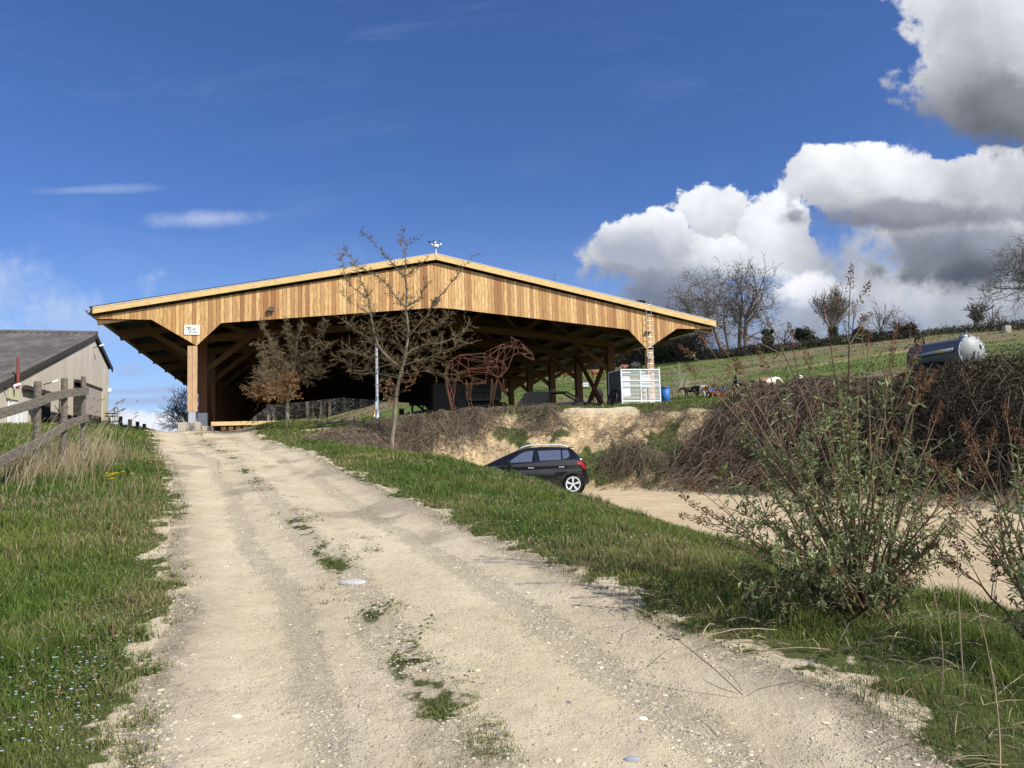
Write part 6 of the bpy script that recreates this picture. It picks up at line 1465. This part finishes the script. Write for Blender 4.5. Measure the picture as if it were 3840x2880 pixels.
    blades('pasture_grass', np.stack([x, y, H(x, y)], 1), r_.uniform(.08, .22, n), rr*.0012, np.array([[.09, .145, .035]])*r_.uniform(.5, 1.5, (n, 1)), np.full(n, .6), 79)
    # tall bleached stalks along the fence and a few tufts by the bush
    P = []
    for cx, cy, s_, m_ in [(*gp(22, 478)[:2], .5, 260), (*gp(45, 480)[:2], .5, 420), (*gp(68, 470)[:2], .6, 700), (*gp(88, 462)[:2], .7, 800), (*gp(104, 455)[:2], .6, 350), (*gp(120, 500)[:2], .6, 160), (*gp(20, 560)[:2], .4, 130), (*gp(95, 520)[:2], .5, 90)]:
        P.append(np.stack([cx+r_.normal(size=m_)*s_*.6, cy+r_.normal(size=m_)*s_, np.full(m_, s_)], 1))
    P = np.concatenate(P); n = len(P); k = zones(P[:, 0], P[:, 1])[2] < -.1; P = P[k]; n = len(P); z = H(P[:, 0], P[:, 1]); hf = np.where(P[:, 1] > 10.5, 1., .42)
    blades('dry_grass', np.stack([P[:, 0], P[:, 1], z], 1), r_.uniform(.12, .62, n)*hf, np.full(n, .007)*r_.uniform(.7, 1.3, n), np.array([[.40, .32, .185]])*r_.uniform(.55, 1.25, (n, 1)), np.full(n, .5), 80)
    T = Tubes()
    for px, py, hh, cnt in ((35, 490, 1.2, 16), (60, 478, 1.15, 16), (85, 470, 1.3, 22), (100, 462, 1.35, 24), (15, 500, .8, 8)):
        c = gp(px, py)
        for i in range(cnt):
            q = np.array([c[0]+r_.normal()*.3, c[1]+r_.normal()*.5, 0]); q[2] = H1(q[0], q[1]); d = np.array([r_.normal()*.22+.18, r_.normal()*.2, 1]); l = hh*r_.uniform(.5, 1.0)
            T.add([q, q+d*l*.5, q+d*l+[.06, 0, -.02]], [.005, .004, .002], 3, (.42, .35, .22)); e = q+d*l+[.06, 0, -.02]
            T.add([e, e+np.array([.05, 0, .05]), e+np.array([.10, 0, .07])], [.003, .011, .003], 3, (.36, .30, .20))
    for i in range(1500):
        q = np.array([r_.uniform(1.0, 4.6), r_.uniform(2.6, 7.0), 0]); 
        if zones(q[:1], q[1:2])[2][0] > .1: continue
        q[2] = H1(q[0], q[1])+.012; az = r_.uniform(0, 6.28); l = r_.uniform(.05, .22); d = np.array([math.cos(az), math.sin(az), r_.uniform(0, .25)])*l; T.add([q, q+d*.5+[0, 0, .01], q+d], [.0022, .002, .001], 3, tuple(np.array([.38, .30, .18])*r_.uniform(.4, 1.2)))
    # fallen sticks, wiry stems below the bush
    bsx = gp(866, 618, 3, 12)
    for i in range(150):
        q = np.array([bsx[0]+r_.normal()*.8, bsx[1]+r_.normal()*.9-.3, 0]); q[2] = H1(q[0], q[1])+.02; d = np.array([r_.normal(), r_.normal(), abs(r_.normal())*.35]); l = r_.uniform(.15, .6); c = np.array([.34, .28, .2])*r_.uniform(.5, 1.2)
        T.add([q, q+d*l*.15+[0, 0, .03], q+d*l*.3+[0, .01, .045], q+d*l*.45+[.01, 0, .04], q+d*l*.6+[0, 0, .02]], [.003, .003, .0026, .002, .001], 3, tuple(c))
    for (px, py, tx_, ty_) in ((772, 600, 700, 575), (815, 640, 725, 640), (830, 650, 690, 668), (965, 700, 958, 480), (985, 640, 1000, 470), (1000, 770, 975, 600), (940, 700, 925, 560), (1010, 660, 1040, 520)):
        a = gp(px, py, 2, 12); e = W(tx_, ty_, a[1]+r_.uniform(-.2, .4)); m_ = (a+e)/2+r_.normal(size=3)*.08; T.add([a*(1-t_)**2+2*m_*t_*(1-t_)+e*t_*t_ for t_ in np.linspace(0, 1, 9)], np.linspace(.004, .0015, 9), 4, (.30, .23, .15))
    tag(T.build('dry_stalks', M['twig']), kind='stuff')
    # speedwell and white daisies: tiny scattered flowers
    C_, col = [], []
    def sc(px0, px1, py0, py1, m_, c, s_=.0052):
        for i in range(m_):
            p = gp(r_.uniform(px0, px1), r_.uniform(py0, py1), 2, 30)
            if zones(p[:1], p[1:2])[2][0] > -.1 or zones(p[:1], p[1:2])[3][0] > -.1: continue
            hz_ = r_.uniform(.04, .11); sz_ = r_.uniform(.6, 1.3)
            for k in range(4): C_.append((*p[:2], p[2]+hz_+.02*p[1]*.1, s_*sz_*(1+.05*p[1]), k)); col.append(c)
    sc(0, 130, 655, 768, 150, (.62, .72, .95)); sc(0, 170, 560, 655, 40, (.62, .72, .95)); sc(500, 640, 500, 560, 50, (.8, .82, .85), .006); sc(640, 900, 520, 600, 26, (.85, .85, .8), .006); sc(0, 120, 640, 740, 14, (.20, .09, .15), .010)
    C_ = np.array(C_); n = len(C_); az = C_[:, 4]*math.pi/2+.3; d = np.stack([np.cos(az), np.sin(az), np.full(n, .15)], 1); v, f, q = leaf_quads(C_[:, :3], d, np.tile([0, -.5, 1.], (n, 1)), C_[:, 3], C_[:, 3]*.9, np.array(col)); me = mk_mesh('speedwell_flowers', v, [f], cols=q); me.materials.append(M['leaf']); tag(link('speedwell_flowers', me), kind='stuff')
make_grass()
proto = None
DL = [(430, 587, 'leftmost'), 0]
for i, (px, py) in enumerate([(107, 481), (109, 483.5), (112, 482), (114, 481), (117, 481), (112, 487), (123, 479.5), (132, 481), (129.5, 438.5), (54, 428), (269, 420)]):
    p = gp(px, py+3, 5, 45)
    if proto is None:
        o = empty('dandelion'); proto = o
        MB().tube([(0, 0, -.01), (.004, 0, .11)], .003, 5).build('stalk', M['stem'], o)
        pe = MB()
        for k in range(14):
            t = k*math.pi*2/14
            for rr, zz in ((.028, .118), (.018, .126)): pe.add([(0, 0, .11), (rr*math.cos(t-.2), rr*math.sin(t-.2), zz), (rr*1.12*math.cos(t), rr*1.12*math.sin(t), zz+.003), (rr*math.cos(t+.2), rr*math.sin(t+.2), zz)], [(0, 1, 2, 3)])
        pe.build('petals', M['yellow'], o)
    else: o = copy_tree(proto)
    o.location = tuple(p); s_ = 1.5 if p[1] < 20 else 2.2; o.scale = (s_, s_, s_)
    lb = 'yellow dandelion in the close cluster on the left verge' if i < 8 else ['yellow dandelion alone near the crest left of the track', 'yellow dandelion behind the rail fence', 'yellow flower on the mound under the hornbeams'][i-8]
    tag(o, lb, 'flower', 'dandelions in the cluster on the left verge' if i < 8 else 'single dandelions'); 

# ------------------------------------------------------------ stones
def stones():
    r_ = np.random.default_rng(91); V_, F_, C_ = [], [], []
    ico = np.array([(-1, 1.618, 0), (1, 1.618, 0), (-1, -1.618, 0), (1, -1.618, 0), (0, -1, 1.618), (0, 1, 1.618), (0, -1, -1.618), (0, 1, -1.618), (1.618, 0, -1), (1.618, 0, 1), (-1.618, 0, -1), (-1.618, 0, 1)])/1.9
    fi = np.array([(0, 11, 5), (0, 5, 1), (0, 1, 7), (0, 7, 10), (0, 10, 11), (1, 5, 9), (5, 11, 4), (11, 10, 2), (10, 7, 6), (7, 1, 8), (3, 9, 4), (3, 4, 2), (3, 2, 6), (3, 6, 8), (3, 8, 9), (4, 9, 5), (2, 4, 11), (6, 2, 10), (8, 6, 7), (9, 8, 1)])
    N_ = 230000; r = np.exp(r_.uniform(math.log(2.3), math.log(34), N_)); th = np.radians(r_.uniform(-40, 42, N_)); x, y = r*np.sin(th), r*np.cos(th); t, vb, trk, lowd, bk = zones(x, y)
    cen = np.clip(trk, 0, 3); c = np.where(trk > 0, .05+.9*stony(x, y, trk)*sst(fbm(x*1.8, y*1.8, 92), .36, .58), .0)
    c = np.where((lowd > 0), .07, c); c = np.where(bk & (vb > .5), .25*sst(fbm(x, y, 95), .45, .6), c)
    k = c > r_.uniform(0, 1, N_); x, y, r = x[k], y[k], r[k]; n = len(x); z = H(x, y); s_ = (.0028+.0085*r_.uniform(0, 1, n)**5)*(1+.07*r)
    P = ico[None]*s_[:, None, None]*r_.uniform(.6, 1.3, (n, 12, 1))*r_.uniform(.6, 1.5, (n, 1, 3))*[1, 1, .45]+np.stack([x, y, z], 1)[:, None]
    f = (fi[None]+np.arange(n)[:, None, None]*12).reshape(-1, 3); cb = np.where(r_.uniform(0, 1, (n, 1)) < .04, np.array([[.24, .22, .21]]), np.array([[.52, .46, .34]]))*r_.uniform(.6, 1.15, (n, 1))
    me = mk_mesh('gravel', P.reshape(-1, 3), [f], cols=np.repeat(cb, 12, 0)); me.materials.append(M['pebble']); tag(link('gravel', me), kind='stuff')
    for i, (px, py, sx, sz, col, lb) in enumerate([(353, 583, .17, .05, (.46, .45, .44), 'large flat pale grey stone set in the middle of the track'), (632, 760, .05, .025, (.30, .31, .34), 'bluish grey stone near the bottom edge on the track'), (477, 671, .028, .014, (.72, .62, .36), 'yellowish pebble on the track above the green weed patch'), (642, 719, .036, .016, (.75, .73, .68), 'white flat pebble on the right side of the track'),
        (528, 555+38, .03, .015, (.70, .6, .4), 'ochre pebble in the track right of the flat grey stone'), (236, 717, .04, .02, (.66, .62, .5), 'pale chalky pebble low on the left wheel rut')]):
        p = gp(px, py, 2, 12); v = ico*r_.uniform(.8, 1.15, (12, 1))*[sx, sx*.6, sz*.9]; me = mk_mesh('stone', v, [fi]); mm = mat('stone tone', col, .85, noise=(20, .5, tuple(q*.75 for q in col)), bump=.3); me.materials.append(mm)
        o = link('stone', me); o.location = tuple(p); sb = o.modifiers.new('s', 'SUBSURF'); sb.levels = 1; sb.render_levels = 2; tag(o, lb, 'stone', 'stones on the track')
stones()
bpy.context.view_layer.update()
